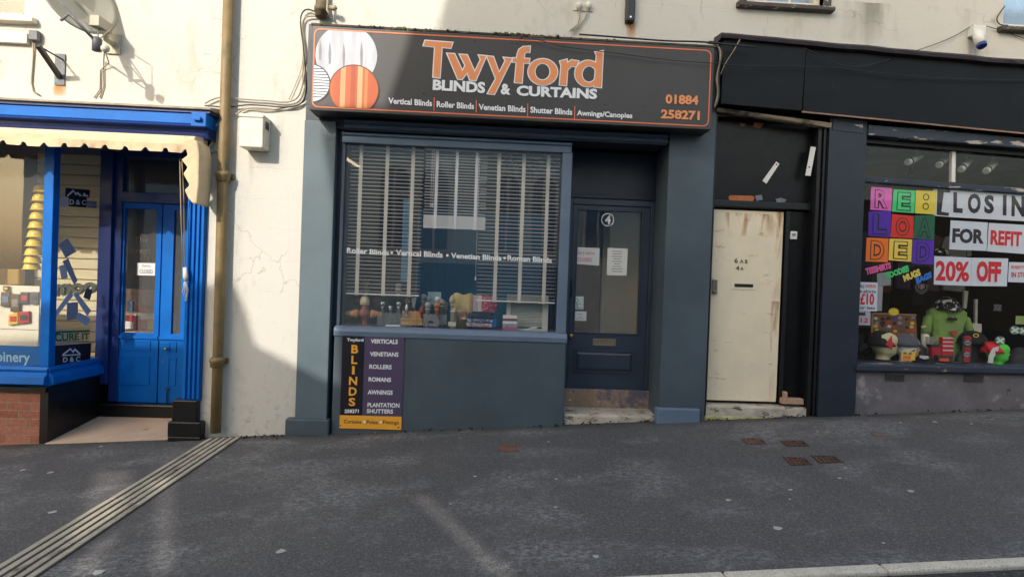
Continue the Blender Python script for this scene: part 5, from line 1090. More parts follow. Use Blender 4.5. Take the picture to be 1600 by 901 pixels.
# ------------------------------------------------------------------ blue shop goods, notices
D = -.75
t = sheet('hanging_sign', 'small white closed sign hanging on a sucker in the blue door glass', 'sign', [(214.5, 410.5), (242.5, 411), (242, 430.5), (214, 430)], D-.015, PAPER, .006)
b = MB(); text(b, 'Sorry', [(222, 413), (235, 413.3), (235, 418), (222, 417.7)], D-.008, .01); text(b, 'CLOSED', [(218, 421), (239, 421.4), (239, 427.4), (218, 427)], D-.008, .02); b.build('lettering', INKG, t)
b = MB(); b.tube([(pu(228, 397, D), D-.012, pz(228, 397, D)), (pu(220, 411, D), D-.012, pz(220, 411, D))], .002).tube([(pu(228, 397, D), D-.012, pz(228, 397, D)), (pu(237, 411, D), D-.012, pz(237, 411, D))], .002); b.build('chain', ALU, t)
b = MB(); text(b, 'The', [(209, 370), (232, 370.5), (232, 379), (209, 378.5)], D-.018, .01); text(b, 'Street', [(201, 386), (236, 387), (236, 396), (201, 395)], D-.018, .01)
b.marks = []; tag(b.build('window_lettering', flatm('ghostly grey lettering', (92, 84, 74))), 'faint grey old lettering on the blue door glass', 'lettering')
# side pane stickers: laid out on the bay side
def spx(q, d=.0): return [side.px(x, y, d) for x, y in q]
def sidething(name, label, cat, q, mat, d=-.037, draw=None, group=None):
    t = thing(name, label, cat, group); b = MB(side); b.pquad(q, d, d+.002); b.build('sheet', mat, t)
    if draw: draw(t)
    return t
NAVYV = flatm('dark navy vinyl', (26, 26, 40)); BLACKV = flatm('black vinyl', (24, 22, 26)); GREENV = flatm('green vinyl', (24, 104, 66)); GREYV = flatm('dark grey lettering vinyl', (80, 84, 76))
LEAF = M('leaflet dark blue print', L(150, 154, 172), .5, .3, 40, 0, 20, [(L(150, 160, 186), 30, (1, 1, 2), .56, .62)]); LEAF2 = M('leaflet grey print', L(190, 196, 214), .5, .2, 60, 0, 20, vmap=(1, 1, 3))
def house(q0, mat, d):
    def f(t):
        b = MB(side)
        for poly in q0: b.pflat(poly, d)
        b.build('house_logo', mat, t)
    return f
def dc_top(t):
    b = MB(side); b.pflat(dc(128, 104, 158, 76, 170, 92, 178, 86, 200, 106, 188, 106, 176, 96, 170, 104, 160, 86, 134, 107), -.034); b.pflat(dc(202, 106, 204, 92, 212, 92, 216, 100, 226, 102, 226, 110), -.034)
    text(b, 'D & C', dc(142, 120, 216, 124, 216, 146, 142, 144), -.034, .02); b.build('logo', VWHITE, t)
sidething('window_sticker', 'black sticker with white rooftops and D & C, high in the bay side pane', 'sticker', dc(124, 68, 234, 78, 232, 112, 220, 113, 218, 158, 138, 152, 138, 112, 122, 108), BLACKV, -.037, dc_top)
sidething('round_sticker', 'pale pink round sticker left of the black D & C sticker', 'sticker', dc(*[w_ for k in range(16) for w_ in (114+22*cos(k*pi/8), 132+22*sin(k*pi/8))]), flatm('pale pink sticker', (196, 178, 196)))
def guild(t):
    b = MB(side); text(b, 'Child', dc(222, 128, 262, 132, 262, 142, 222, 138), -.034, .02); text(b, 'Guild', dc(222, 146, 262, 149, 262, 159, 222, 156), -.034, .02); b.build('lettering', flatm('purple ink', (90, 40, 110)), t)
sidething('small_sticker', 'lilac sticker with purple words right of the black D & C sticker', 'sticker', dc(219, 124, 265, 128, 265, 162, 219, 158), flatm('lilac sticker', (184, 170, 186)), -.037, guild)
for lab, q, m_ in (('leaflet tilted like a diamond, topmost in the bay side pane', (92, 326, 132, 295, 171, 356, 124, 388), LEAF), ('long slanting leaflet overlapping another below the topmost one', (110, 402, 136, 388, 178, 490, 162, 507), LEAF), ('leaflet with a round picture, tucked behind the slanting one', (94, 424, 126, 414, 134, 476, 106, 484), LEAF2), ('dark grey leaflet near the right edge of the bay side pane', (218, 522, 246, 532, 234, 578, 204, 566), flatm('slate leaflet', (96, 92, 104))), ('striped leaflet forming the left slope of the paper roof', (70, 640, 140, 542, 160, 556, 78, 658), LEAF2), ('striped leaflet forming the right slope of the paper roof', (158, 552, 174, 540, 240, 626, 222, 650), LEAF2), ('upright dark blue leaflet under the paper roof', (130, 590, 180, 586, 180, 664, 128, 668), LEAF), ('slanting grey leaflet at the lower right of the paper roof', (184, 632, 238, 662, 216, 696, 172, 660), LEAF2)):
    sidething('leaflet', lab, 'leaflet', dc(*q), m_, -.037+(.003 if 'slanting' in lab else 0), None, 'leaflets stuck inside the bay side pane')
t = sidething('damp_course_sticker', 'cream sticker with green CURE IT lettering near the foot of the bay side pane', 'sticker', dc(64, 712, 236, 700, 232, 766, 64, 784), make_glass('clear sticker', .06, (1, 1, .96, 1), .015))
b = MB(side); text(b, 'CURE IT', dc(74, 728, 232, 726, 232, 756, 74, 766), -.034, .03); b.build('lettering', GREENV, t)
b = MB(side); b.pflat(dc(80, 720, 234, 714, 234, 722, 92, 727, 80, 740, 76, 764, 68, 764, 68, 736), -.0338); b.build('swoosh', GREENV, t)
b = MB(side); text(b, 'GRP WATERPROOFING SYSTEMS', dc(72, 771, 230, 761, 230, 765, 72, 776), -.034, .01); b.build('small_lettering', INKG, t)
def dc_low(t):
    b = MB(side); b.pflat(dc(108, 824, 146, 794, 156, 808, 166, 796, 192, 820, 184, 822, 166, 806, 158, 818, 146, 802, 116, 826), -.034); b.pflat(dc(108, 826, 192, 822, 192, 827, 108, 831), -.034); text(b, 'D & C', dc(112, 838, 190, 832, 190, 856, 112, 860), -.034, .02); b.build('logo', VWHITE, t)
sidething('window_sticker', 'dark navy panel with white roof and D & C at the bay side foot', 'sticker', dc(62, 786, 240, 772, 236, 858, 62, 876), NAVYV, -.037, dc_low)
b = MB(); text(b, 'oom', [(84, 444), (150, 440), (150, 456), (84, 462)], -1.14, .05, True); tag(b.build('wall_lettering', GREYV), 'large grey letters on the slatted boards behind the bay side pane', 'lettering')
# peg board with tools, hard hats
pg = thing('peg_board', 'white perforated tool board low in the blue shop window', 'display board')
PEG = NT('perforated white board'); v = PEG.n('ShaderNodeTexVoronoi'); v.inputs['Scale'].default_value = 34; v.inputs['Randomness'].default_value = 0; tc = PEG.n('ShaderNodeTexCoord'); PEG.l(tc.outputs['Object'], v.inputs[0])
PEG.bsdf(PEG.mix(PEG.ramp(v.outputs['Distance'], .16, .2), (.08, .07, .06, 1), L(222, 218, 200)), .6)
b = MB(); DPG = -.62; b.box(-6.9, pu(61, 480, DPG), DPG-.01, DPG, pz(30, 514, DPG), pz(30, 446, DPG)); b.build('board', PEG.m, pg)
b = MB(); b.box(-6.9, pu(61, 480, DPG), DPG-.012, DPG-.002, pz(30, 541, DPG)-.2, pz(30, 515, DPG)); b.build('lower_board', M('white board', L(220, 214, 196), .6, .05, 3, 0, 20), pg)
def toolpack(name, label, q, mat, mat2):
    t = thing(name, label, 'tool pack', 'tool packs hanging on the white peg board'); b = MB(); b.pquad(l3(*q), DPG+.004, DPG+.03); b.build('pack', mat, t, .008)
    xm = sum(q[0::2])/4; ym = sum(q[1::2])/4; hx = (max(q[0::2])-min(q[0::2]))*.3; hy = (max(q[1::2])-min(q[1::2]))*.2
    b = MB(); b.pquad(l3(xm-hx, ym-hy, xm+hx, ym-hy, xm+hx, ym+hy, xm-hx, ym+hy), DPG+.03, DPG+.036); b.build('print', mat2, t)
DKP = flatm('dark tool pack', (58, 54, 56)); BLP = flatm('blue tool pack', (70, 110, 150)); RDP = flatm('red tool pack', (180, 40, 40)); YLP = flatm('yellow tool pack', (210, 180, 60))
toolpack('tool_pack', 'blue topped tool pack, leftmost on the white peg board', (2, 168, 46, 168, 44, 238, 0, 236), DKP, BLP)
toolpack('tool_pack', 'tall dark tool pack second from the left on the peg board', (48, 176, 92, 178, 90, 264, 46, 260), DKP, flatm('grey print', (120, 116, 112)))
toolpack('tool_pack', 'dark square tool pack in the top middle of the peg board', (94, 168, 134, 168, 132, 224, 92, 224), DKP, RDP)
toolpack('tool_pack', 'dark grey tool pack at the right end of the peg board', (138, 168, 180, 168, 180, 226, 138, 224), flatm('charcoal pack', (84, 78, 76)), DKP)
toolpack('tool_pack', 'red and yellow handled tool set, lower left on the peg board', (38, 274, 82, 262, 84, 318, 36, 324), YLP, RDP)
toolpack('tool_pack', 'red rimmed tool pack, lower middle of the peg board', (82, 262, 136, 258, 136, 312, 86, 318), RDP, DKP)
toolpack('tool_pack', 'black pack hung high beside the blue topped one', (12, 140, 40, 140, 40, 164, 12, 164), DKP, YLP)
b = MB(); b.pquad(l3(-20, 60, 88, 62, 86, 134, -20, 134), -1.0, -.9); tag(b.build('display_case', flatm('amber display case', (170, 138, 60)), None, .01), 'amber display case behind the tool board in the blue shop', 'display case')
YH = M('yellow hard hat plastic', L(226, 190, 50), .35, .08, 4, 0, 20)
ys = [296, 310, 324, 338, 352, 366, 380, 394, 406, 416]
for i, y in enumerate(ys):
    x = 66-1.9*i+(0 if i < 7 else .5*(i-7)); d = -.30; u, z = A.px(x, y, d)
    b = MB(); b.lathe(u, d, [(.085, z-.034), (.088, z-.03), (.075, z-.026), (.073, z), (.06, z+.03), (.035, z+.046), (.001, z+.05)], 16); o = b.build('hard_hat', YH)
    tag(o, 'yellow hard hat in the hanging string of hats behind the bay corner post' if 0 < i < 9 else ('topmost yellow hard hat of the hanging string' if i == 0 else 'lowest yellow hard hat of the hanging string'), 'hard hat', 'yellow hard hats hanging in the blue shop window')
b = MB(); b.pquad(l3(30, 402, 172, 398, 172, 424, 30, 426), -.30, -.29); tag(b.build('price_rail', M('white board', L(220, 214, 196), .6, .05, 3, 0, 20)), 'pale strip with a red tab lying at the foot of the blue shop window', 'strip')
# shelf goods behind the blue door
t = thing('counter_display', 'white counter rack of red and grey goods behind the blue door glass', 'display rack')
DC = -1.15
b = MB(); b.pquad(l3(560, 262, 760, 268, 760, 360, 560, 360), DC-.3, DC); b.build('counter', PEG.m, t)
b = MB(); b.pquad(l3(560, 152, 760, 158, 760, 262, 560, 262), DC-.3, DC-.1); b.build('rack', flatm('brown rack', (92, 66, 52)), t)
for q, m_ in (((570, 278, 640, 280, 640, 346, 570, 346), RDP), ((584, 306, 626, 308, 626, 342, 584, 342), PAPER), ((650, 296, 686, 298, 686, 348, 650, 346), RDP), ((690, 292, 722, 294, 720, 348, 690, 346), YLP), ((596, 212, 622, 212, 622, 260, 596, 260), BLP), ((640, 236, 706, 238, 706, 264, 640, 262), RDP)):
    b = MB(); b.pquad(l3(*q), DC+.001, DC+.04+(.01 if m_ is PAPER else 0)); b.build('goods', m_, t, .006)

# ------------------------------------------------------------------ notices in the clothes shop window
DP = -.064
def cm(rgb): return flatm('card %d %d %d' % rgb, rgb, .7)
SH = V((0, 0))
def notice(label, q, mat, d=DP, name='paper_notice', cat='notice', group=None, th=.0015):
    return sheet(name, label, cat, q, d, mat, th, group)
tiles = [('R', (168, 376, 305, 385, 298, 530, 163, 523), (226, 104, 190), 'pink letter tile with a hollow R, top left of the nine'), ('E', (313, 392, 450, 400, 445, 545, 302, 535), (70, 210, 130), 'bright green letter tile with a hollow E'), (':', (455, 398, 588, 403, 583, 553, 450, 545), (226, 204, 70), 'yellow letter tile with a colon of two hollow rings'),
 ('L', (153, 533, 298, 530, 292, 698, 150, 690), (78, 34, 170), 'purple letter tile with a hollow L, left of the middle row'), ('O', (303, 550, 442, 563, 438, 705, 293, 698), (214, 48, 34), 'red letter tile with a hollow O, centre of the nine'), ('A', (448, 560, 578, 556, 572, 715, 440, 705), (22, 96, 74), 'dark green letter tile with a hollow A'),
 ('D', (140, 700, 280, 707, 275, 858, 133, 853), (236, 118, 36), 'orange letter tile with a hollow D, bottom left of the nine'), ('E', (287, 707, 432, 713, 425, 855, 280, 845), (236, 206, 84), 'yellow letter tile with a hollow E in the bottom row'), ('D', (438, 713, 572, 718, 565, 873, 428, 865), (84, 38, 172), 'purple letter tile with a hollow D, bottom right of the nine')]
for k, (s, q, c, lab) in enumerate(tiles):
    t = notice(lab, kk(*q), cm(c), DP-.002*(k % 2), 'letter_tile', 'letter tile', 'nine letter tiles in the clothes shop window')
    P = [V(p) for p in kk(*q)]
    def sub(a, c_, e, f): 
        g = lambda x, y: tuple((P[0]*(1-x)+P[1]*x)*(1-y)+(P[3]*(1-x)+P[2]*x)*y); return [g(a, c_), g(e, c_), g(e, f), g(a, f)]
    d = DP+.003
    if s == ':':
        b = MB()
        for cy in (.28, .68):
            o1 = [(.5+.15*cos(i*pi/10), cy+.15*sin(i*pi/10)) for i in range(20)]; g = lambda x, y: A.px(*((P[0]*(1-x)+P[1]*x)*(1-y)+(P[3]*(1-x)+P[2]*x)*y), d)
            ring(b, [g(x, y) for x, y in o1], [g(.5+(x-.5)*.7, cy+(y-cy)*.72) for x, y in o1], d)
        b.build('ring_marks', INKK, t)
    else:
        b = MB(); text(b, s, sub(.19, .1, .83, .92), d, .075); b.build('letter_outline', INKK, t)
        b = MB(); text(b, s, sub(.23, .135, .79, .885), d+.0008, .015); b.build('letter', cm(c), t)
CLW = M('pale blue white poster paper', L(206, 214, 226), .7, .03, 4, .05, 30)
POSTK = flatm('poster black', (38, 34, 44)); POSTR = flatm('poster red', (206, 36, 50))
t = notice('half covered white sheet with a huge black C', kk(566, 380, 690, 387, 684, 570, 566, 560), CLW, DP-.004, 'poster_sheet', 'poster', 'closing sale poster sheets')
b = MB(); b.pflat(kk(592, 392, 674, 395, 674, 414, 634, 411, 618, 535, 668, 543, 664, 563, 588, 556), DP-.002); b.build('letter', POSTK, t)
t = notice('long white poster sheet lettered LOS IN in black', kk(684, 386, 1205, 405, 1205, 600, 676, 570), CLW, DP+.0, 'poster_sheet', 'poster', 'closing sale poster sheets')
b = MB()
for s, q in (('L', (695, 410, 757, 413, 754, 545, 694, 540)), ('O', (788, 417, 872, 420, 868, 548, 786, 546)), ('S', (893, 428, 956, 430, 954, 549, 892, 547)), ('I', (1013, 428, 1036, 429, 1034, 560, 1011, 558)), ('N', (1068, 432, 1152, 436, 1150, 568, 1066, 564))): text(b, s, kk(*q), DP+.003, .045)
b.build('lettering', POSTK, t)
t = notice('white poster sheet lettered FOR in black', kk(678, 590, 915, 605, 908, 786, 668, 776), CLW, DP, 'poster_sheet', 'poster', 'closing sale poster sheets')
b = MB(); text(b, 'FOR', kk(690, 640, 893, 648, 890, 742, 687, 734), DP+.003, .05); b.build('lettering', POSTK, t)
t = notice('white poster sheet lettered REFIT in red', kk(922, 607, 1190, 622, 1185, 808, 912, 788), CLW, DP, 'poster_sheet', 'poster', 'closing sale poster sheets')
b = MB(); text(b, 'REFIT', kk(935, 652, 1135, 665, 1132, 758, 931, 746), DP+.003, .04); b.build('lettering', POSTR, t)
t = notice('white poster sheet lettered 20% in red', gg(450, 0, 638, 8, 633, 150, 448, 143), CLW, DP, 'poster_sheet', 'poster', 'closing sale poster sheets')
b = MB(); text(b, '20%', gg(458, 22, 628, 28, 624, 130, 456, 124), DP+.003, .035); b.build('lettering', POSTR, t)
t = notice('white poster sheet lettered OFF in red', gg(639, 8, 822, 12, 815, 152, 634, 150), CLW, DP-.002, 'poster_sheet', 'poster', 'closing sale poster sheets')
b = MB(); text(b, 'OFF', gg(664, 24, 788, 28, 784, 132, 662, 128), DP+.003, .05); b.build('lettering', POSTR, t)
t = notice('small white sheet with small red words at the right edge of the clothes shop window', gg(826, 30, 990, 34, 985, 136, 820, 130), CLW, DP, 'poster_sheet', 'poster', 'closing sale poster sheets')
b = MB(); text(b, 'EVERYTHING', gg(838, 48, 950, 50, 950, 66, 838, 64), DP+.003, .03); text(b, 'IN STOCK', gg(838, 80, 950, 82, 950, 108, 838, 106), DP+.003, .03); b.build('lettering', POSTR, t)
for s, q, c, lab in (('TEESHIRTS', (102, 62, 230, 30, 234, 62, 108, 96), (226, 96, 160), 'pink cut out word for tee shirts under the letter tiles'), ('HOODIES', (200, 88, 318, 44, 326, 76, 210, 116), (70, 206, 120), 'green cut out word for hoodies under the letter tiles'), ('MUGS', (290, 98, 374, 62, 384, 96, 300, 130), (226, 206, 92), 'yellow cut out word for mugs under the letter tiles'), ('BAGS', (355, 110, 434, 76, 438, 108, 362, 142), (44, 120, 214), 'blue cut out word for bags under the letter tiles')):
    b = MB(); text(b, s, gg(*q), DP+.001, .06); b.marks = []; tag(b.build('cut_out_word', cm(c)), lab, 'cut out word', 'cut out words in the clothes shop window')
t = notice('white price card with red 10 pound lettering', gg(68, 130, 165, 133, 162, 277, 66, 275), CLW, DP, 'price_card', 'price card')
b = MB(); text(b, 'ALL', gg(77, 142, 99, 143, 98, 160, 76, 159), DP+.003, .02); text(b, 't-shirts', gg(76, 168, 157, 170, 156, 186, 75, 184), DP+.003, .02); text(b, 'or less', gg(76, 250, 152, 252, 151, 268, 75, 266), DP+.003, .02); b.build('lettering', POSTK, t)
b = MB(); text(b, 'HORROR', gg(104, 142, 158, 144, 157, 161, 103, 159), DP+.003, .02); text(b, '\u00a310', gg(78, 186, 149, 188, 147, 246, 76, 244), DP+.003, .04); b.build('price_lettering', POSTR, t)
t = notice('greyish card priced 12 pounds, half behind the red 10 pound card', gg(45, 208, 132, 212, 128, 348, 42, 345), flatm('dim white card', (176, 176, 190)), DP-.008, 'price_card', 'price card')
b = MB(); text(b, '\u00a312', gg(48, 308, 118, 312, 117, 336, 46, 333), DP-.006, .03); b.build('price_lettering', POSTR, t)
b = MB(); b.pflat(gg(70, 276, 76, 284, 96, 284, 104, 276, 102, 292, 108, 298, 68, 298, 72, 290), DP-.006); b.build('picture', INKK, t)
notice('narrow grey printed card right of the red 10 pound card', gg(160, 150, 192, 152, 186, 276, 158, 274), flatm('grey print card', (150, 150, 156)), DP-.012, 'price_card', 'price card')
t = notice('round edged grey badge card below the pink cut out word', gg(162, 88, 230, 76, 232, 146, 164, 152), flatm('pewter card', (132, 138, 142)), DP-.014, 'badge_card', 'card')
notice('small pale green card at the right edge of the clothes shop window', gg(860, 300, 990, 304, 988, 346, 858, 342), flatm('pale lime card', (160, 184, 120)), -.5, 'paper_notice', 'notice')
notice('small black and white sticker on the dim backdrop right of the shirt', gg(750, 242, 788, 244, 786, 276, 748, 274), M('black white sticker', L(60, 58, 60), .6, .2, 5, 0, 20, [(L(200, 200, 200), 60, (1, 1, 2), .56, .6)]), -.4, 'small_sticker', 'sticker')

# ------------------------------------------------------------------ spotlights
for lab, (x0, y0), (x1, y1), x2, y2 in (('white spotlight nearest the shop pillar, tilted most sideways', (488, 178), (398, 222), 468, 120), ('white spotlight second from the pillar, the dimmest', (652, 190), (600, 240), 640, 136), ('white spotlight just right of the white mullion', (798, 206), (740, 268), 778, 150), ('white spotlight farthest from the shop pillar', (962, 220), (902, 278), 944, 160)):
    t = thing('spotlight', lab, 'spotlight', 'white spotlights in the clothes shop window'); d = -.24
    a = V(at(*kk(x0, y0)[0], d-.06)); c = V(at(*kk(x1, y1)[0], d+.04)); e = at(*kk(x2, y2)[0], d-.03)
    b = MB(); b.axis(tuple(a), tuple(c), [(0, .028), (.02, .036), (.97, .038), (1, .03)], 14); b.build('lamp_body', WHITE, t)
    b = MB(); p0, p1 = a.lerp(c, .74), a.lerp(c, .84); b.axis(tuple(p0), tuple(p1), [(0, .040), (1, .040)], 14); b.build('band', BLKM, t)
    b = MB(); b.tube([tuple(a.lerp(c, .35)), e, (e[0], e[1], 3.28)], .011); b.build('stem', WHITE, t)
# ------------------------------------------------------------------ goods on the clothes shop shelf
ZC = lambda x: zsl-.03
def head_mesh(mb, u, d, z0, h, face=1):                  # profile dummy head on a short neck; face = +1 looks right
    prof = [(0, .26, .26, .20), (.10, .22, .22, .19), (.20, .20, .21, .18), (.27, .20, .32, .20), (.32, .22, .40, .24), (.36, .27, .42, .27), (.41, .31, .40, .29), (.45, .34, .44, .30), (.50, .37, .42, .31), (.56, .40, .54, .32), (.60, .41, .46, .32), (.66, .43, .42, .33), (.74, .45, .43, .34), (.82, .44, .41, .33), (.90, .38, .34, .28), (.96, .26, .22, .19), (1, .02, .02, .02)]
    n = 20; vs = []
    for t_, bk, fr_, wd in prof:
        for k in range(n):
            a = 2*pi*k/n; c, s = cos(a), sin(a); r = (fr_*(c**1 if c > 0 else 0)+(bk*c if c < 0 else 0))
            if c > 0 and fr_ > .43: r = fr_*(c**(2.2)) if c > .75 else .42*c
            vs.append((u+face*r*h*.95, d+wd*s*h, z0+t_*h))
    mb.add(vs, [(i*n+k, i*n+(k+1) % n, (i+1)*n+(k+1) % n, (i+1)*n+k) for i in range(len(prof)-1) for k in range(n)]+[tuple(range(n))], True); return mb
def dome(mb, u, d, z, ru, rd, h, n=18):
    vs = []; m_ = 7
    for i in range(m_):
        a = pi/2*i/(m_-1); 
        for k in range(n): t_ = 2*pi*k/n; vs.append((u+ru*max(cos(a), .01)*cos(t_), d+rd*max(cos(a), .01)*sin(t_), z+h*sin(a)))
    mb.add(vs, [(i*n+k, i*n+(k+1) % n, (i+1)*n+(k+1) % n, (i+1)*n+k) for i in range(m_-1) for k in range(n)]+[tuple(range(n))], True); return mb
def brim(mb, u, d, z, length, wd, face, drop=.02):
    n = 10; vs = []
    for i in range(n+1):
        a = -pi/2+pi*i/n; x = u+face*(length*cos(a)); y = d+wd*sin(a); vs += [(x, y, z-drop*cos(a)), (x, y, z-drop*cos(a)+.005)]
    mb.add(vs, [tuple(2*i for i in range(n+1)), tuple(2*i+1 for i in range(n+1))]+[(2*i, 2*i+1, 2*i+3, 2*i+2) for i in range(n)]); return mb
def gU(x, y, d): return A.px(*gg(x, y)[0], d)
CREAMH = M('cream dummy head', L(206, 198, 152), .5, .06, 5, 0, 20); BLKF = M('black fabric', L(22, 21, 24), .9, .2, 14, .2, 90); GRYF = M('grey cap fabric', L(84, 86, 92), .85, .15, 20, .3, 120)
def cap(t, u, d, z, r, face, mat, h=.11, name='cap'):
    b = MB(); dome(b, u, d, z, r, r*.85, h); brim(b, u+face*r*.75, d, z+.005, r*.9, r*.7, face); return b.build(name, mat, t)
# cream head with a black bandana
t = thing('dummy_head', 'cream dummy head in a black bandana with a red flash and dark choker', 'dummy head'); d = -.28
u, z1 = gU(196, 378, d); u2, z0 = gU(196, 516, d); z0 = ZC(u); h = (z1-z0)
b = MB(); head_mesh(b, u, d, z0, h, 1); b.build('head', CREAMH, t)
b = MB(); dome(b, u-.03, d, z0+h*.56, h*.46, h*.36, h*.47).tube([(u-.03-h*.45, d, z0+h*.56), (u-.03-h*.7, d, z0+h*.4), (u-h*.75, d, z0+h*.22)], [.03, .035, .008]); b.build('bandana', BLKF, t)
b = MB(); b.pflat(gg(204, 446, 236, 396, 240, 432, 258, 444, 240, 450, 236, 474, 226, 456), d+h*.36); b.build('red_flash', flatm('red cloth', (190, 50, 62)), t)
b = MB(); b.lathe(u, d, [(h*.235, z0+h*.10), (h*.24, z0+h*.105), (h*.24, z0+h*.145), (h*.235, z0+h*.15)], 20); b.build('choker', INKK, t)
# black hats at the far left
for lab, x, y, r in (('black beanie against the pillar, farthest left on the clothes shop shelf', 62, 440, .13), ('black cap just left of the cream dummy head', 108, 452, .10)):
    t = thing('black_hat', lab, 'hat'); d = -.45; u, z = gU(x, y, d)
    b = MB(); dome(b, u, d, z-.04, r, r, .16); b.build('crown', BLKF, t); b = MB(); b.lathe(u, d, [(r*1.02, z-.09), (r*1.05, z-.07), (r*1.02, z-.035)], 18); b.lathe(u, d, [(r*.6, ZC(u)), (r*.5, z-.09)], 14); b.build('band', BLKF, t)
# head in grey cap
t = thing('dummy_head', 'painted orange and white dummy face under a charcoal grey cap', 'dummy head'); d = -.25
u, z1 = gU(312, 400, d); z0 = ZC(u); h = z1-z0
b = MB(); head_mesh(b, u, d, z0, h, 1); b.build('head', M('orange white face paint', L(220, 220, 222), .5, .1, 3, 0, 20, [(L(232, 160, 40), 7, (1, 1, .5), .5, .54), (L(40, 40, 46), 12, (1, 1, 1), .6, .63)]), t)
cap(t, u-.02, d, z0+h*.66, h*.46, 1, GRYF, h*.42)
# badge board
t = thing('badge_board', 'brown board crowded with round patches and badges behind the dummy heads', 'display board'); d = -.42
q = gg(138, 286, 358, 296, 366, 440, 138, 440); b = MB(); b.pquad(q, d-.012, d); b.build('board', M('brown badge board', L(120, 84, 56), .8, .2, 10, .1, 30), t)
b = MB(); b.pquad(gg(134, 284, 360, 292, 360, 300, 134, 292), d, d+.012); b.pquad(gg(134, 284, 142, 284, 142, 440, 134, 440), d, d+.012); b.build('edge_strip', M('pale wood edge', L(160, 120, 84), .6, .15, 10, .1, 30), t)
random.seed(3)
for r_ in range(6):
    for c_ in range(7):
        x, y = 158+c_*30+random.uniform(-5, 5), 312+r_*21+random.uniform(-4, 4); u, z = gU(x, y, d); rr = random.uniform(.018, .032)
        b = MB(); k = random.choice((12, 12, 5, 4)); a0 = random.random()*3
        b.prism([(u+rr*cos(a0+i*2*pi/k)*1.15, z+rr*sin(a0+i*2*pi/k)*.85) for i in range(k)], d+.001+.001*((r_+c_) % 3), d+.006+.001*((r_+c_) % 3)); b.build('badge', cm(random.choice(((84, 62, 120), (190, 190, 186), (36, 34, 40), (170, 60, 50), (206, 170, 70), (70, 90, 70), (130, 130, 150), (60, 40, 36)))), t)
u, z = gU(250, 280, d+.03); b = MB(); b.prism([(u+(.068 if i % 2 else .052)*cos(i*pi/14), z+(.048 if i % 2 else .036)*sin(i*pi/14)) for i in range(28)], d+.015, d+.019); tag(b.build('star_tag', cm((232, 206, 60))), 'yellow starburst price tag on top of the badge board', 'price tag')
# small packs
def pack(name, label, q, d, mat, dep=.04, cat='pack', bev=.004, txt=None, tm=None):
    t = thing(name, label, cat); P = gg(*q); b = MB(); b.pquad(P, d-dep, d); b.build('body', mat, t, bev)
    if txt:
        for s, tq in txt: b = MB(); text(b, s, gg(*tq), d+.002, .03); b.build('lettering', tm or VWHITE, t)
    return t
t = pack('printed_card', 'small yellow and orange card lettered R.E on the clothes shop shelf', (286, 478, 356, 480, 354, 524, 284, 522), -.12, cm((226, 196, 90)), .004, 'card', 0, [('R.E', (296, 482, 340, 484, 339, 496, 295, 494))], INKK)
b = MB(); b.pflat(gg(292, 500, 332, 501, 331, 518, 291, 517), -.117); b.build('orange_patch', cm((226, 110, 50)), t)
t = thing('baseball_cap', 'black cap with a white scrawled badge lying before the red cup', 'cap'); d = -.2; u, z = gU(396, 526, d); cap(t, u, d, ZC(u)+.01, .13, 1, BLKF, .12)
b = MB(); b.pflat(gg(376, 498, 420, 502, 424, 514, 400, 518, 376, 510), d+.12); b.build('badge', flatm('pale badge', (190, 190, 194)), t)
t = pack('red_cup', 'red and dark travel cup standing left of the tall red boxes', (438, 450, 492, 450, 488, 524, 444, 524), -.24, cm((170, 40, 48)), .07, 'cup', .02)
b = MB(); b.pquad(gg(436, 444, 494, 446, 493, 458, 436, 457), -.315, -.235); b.build('lid', DKP, t, .006)
t = pack('acrylic_stand', 'small clear stand behind the red cup', (418, 404, 460, 406, 458, 520, 420, 520), -.32, ACG, .04, 'stand', .003)
t = pack('red_box', 'tall red and white striped boxes stacked in the middle of the clothes shop shelf', (492, 408, 548, 410, 546, 500, 492, 500), -.22, cm((186, 44, 48)), .06, 'box')
b = MB()
for y in (408, 428, 448, 470): b.pquad(gg(494, y, 548, y+1, 547, y+7, 494, y+6), -.22, -.216)
b.build('white_band', flatm('white band', (206, 200, 200)), t)
t = pack('dark_box', 'low black box with an orange emblem under the red striped boxes', (470, 498, 546, 502, 544, 532, 470, 530), -.16, DKP, .06, 'box'); b = MB(); b.pflat(gg(478, 512, 524, 513, 523, 529, 477, 528), -.157); b.build('emblem', cm((220, 90, 36)), t)
t = thing('sticker_tower', 'narrow upright strip of red and black round badges right of the green shirt', 'badge strip'); d = -.14
b = MB(); b.pquad(gg(594, 402, 640, 404, 632, 536, 592, 534), d-.008, d); b.build('card', DKP, t)
for k, y in enumerate((412, 436, 472, 494, 520)):
    u, z = gU(617-k*1.2, y, d); b = MB(); b.prism([(u+.036*cos(i*pi/8), z+.026*sin(i*pi/8)) for i in range(16)], d, d+.006); b.build('badge', cm((190, 44, 48)) if k % 2 == 0 else cm((150, 150, 156)), t); b = MB(); b.pquad(gg(604, y-3, 630, y-2, 630, y+3, 604, y+2), d+.006, d+.007); b.build('badge_bar', INKK, t)
t = thing('baseball_cap', 'large black cap with a yellow ring emblem behind the badge strip', 'cap'); d = -.33; u, z = gU(640, 440, d); cap(t, u, d, z, .16, 1, BLKF, .15)
u2, z2 = gU(656, 398, d+.12); b = MB(); ring(b, [(u2+.035*cos(i*pi/10), z2+.022*sin(i*pi/10)) for i in range(20)], [(u2+.022*cos(i*pi/10), z2+.013*sin(i*pi/10)) for i in range(20)], d+.13); b.build('emblem', YLP, t)
b = MB(); b.lathe(u, d, [(.09, ZC(u)), (.06, ZC(u)+.05), (.08, z)], 14); b.build('stand', BLKF, t)
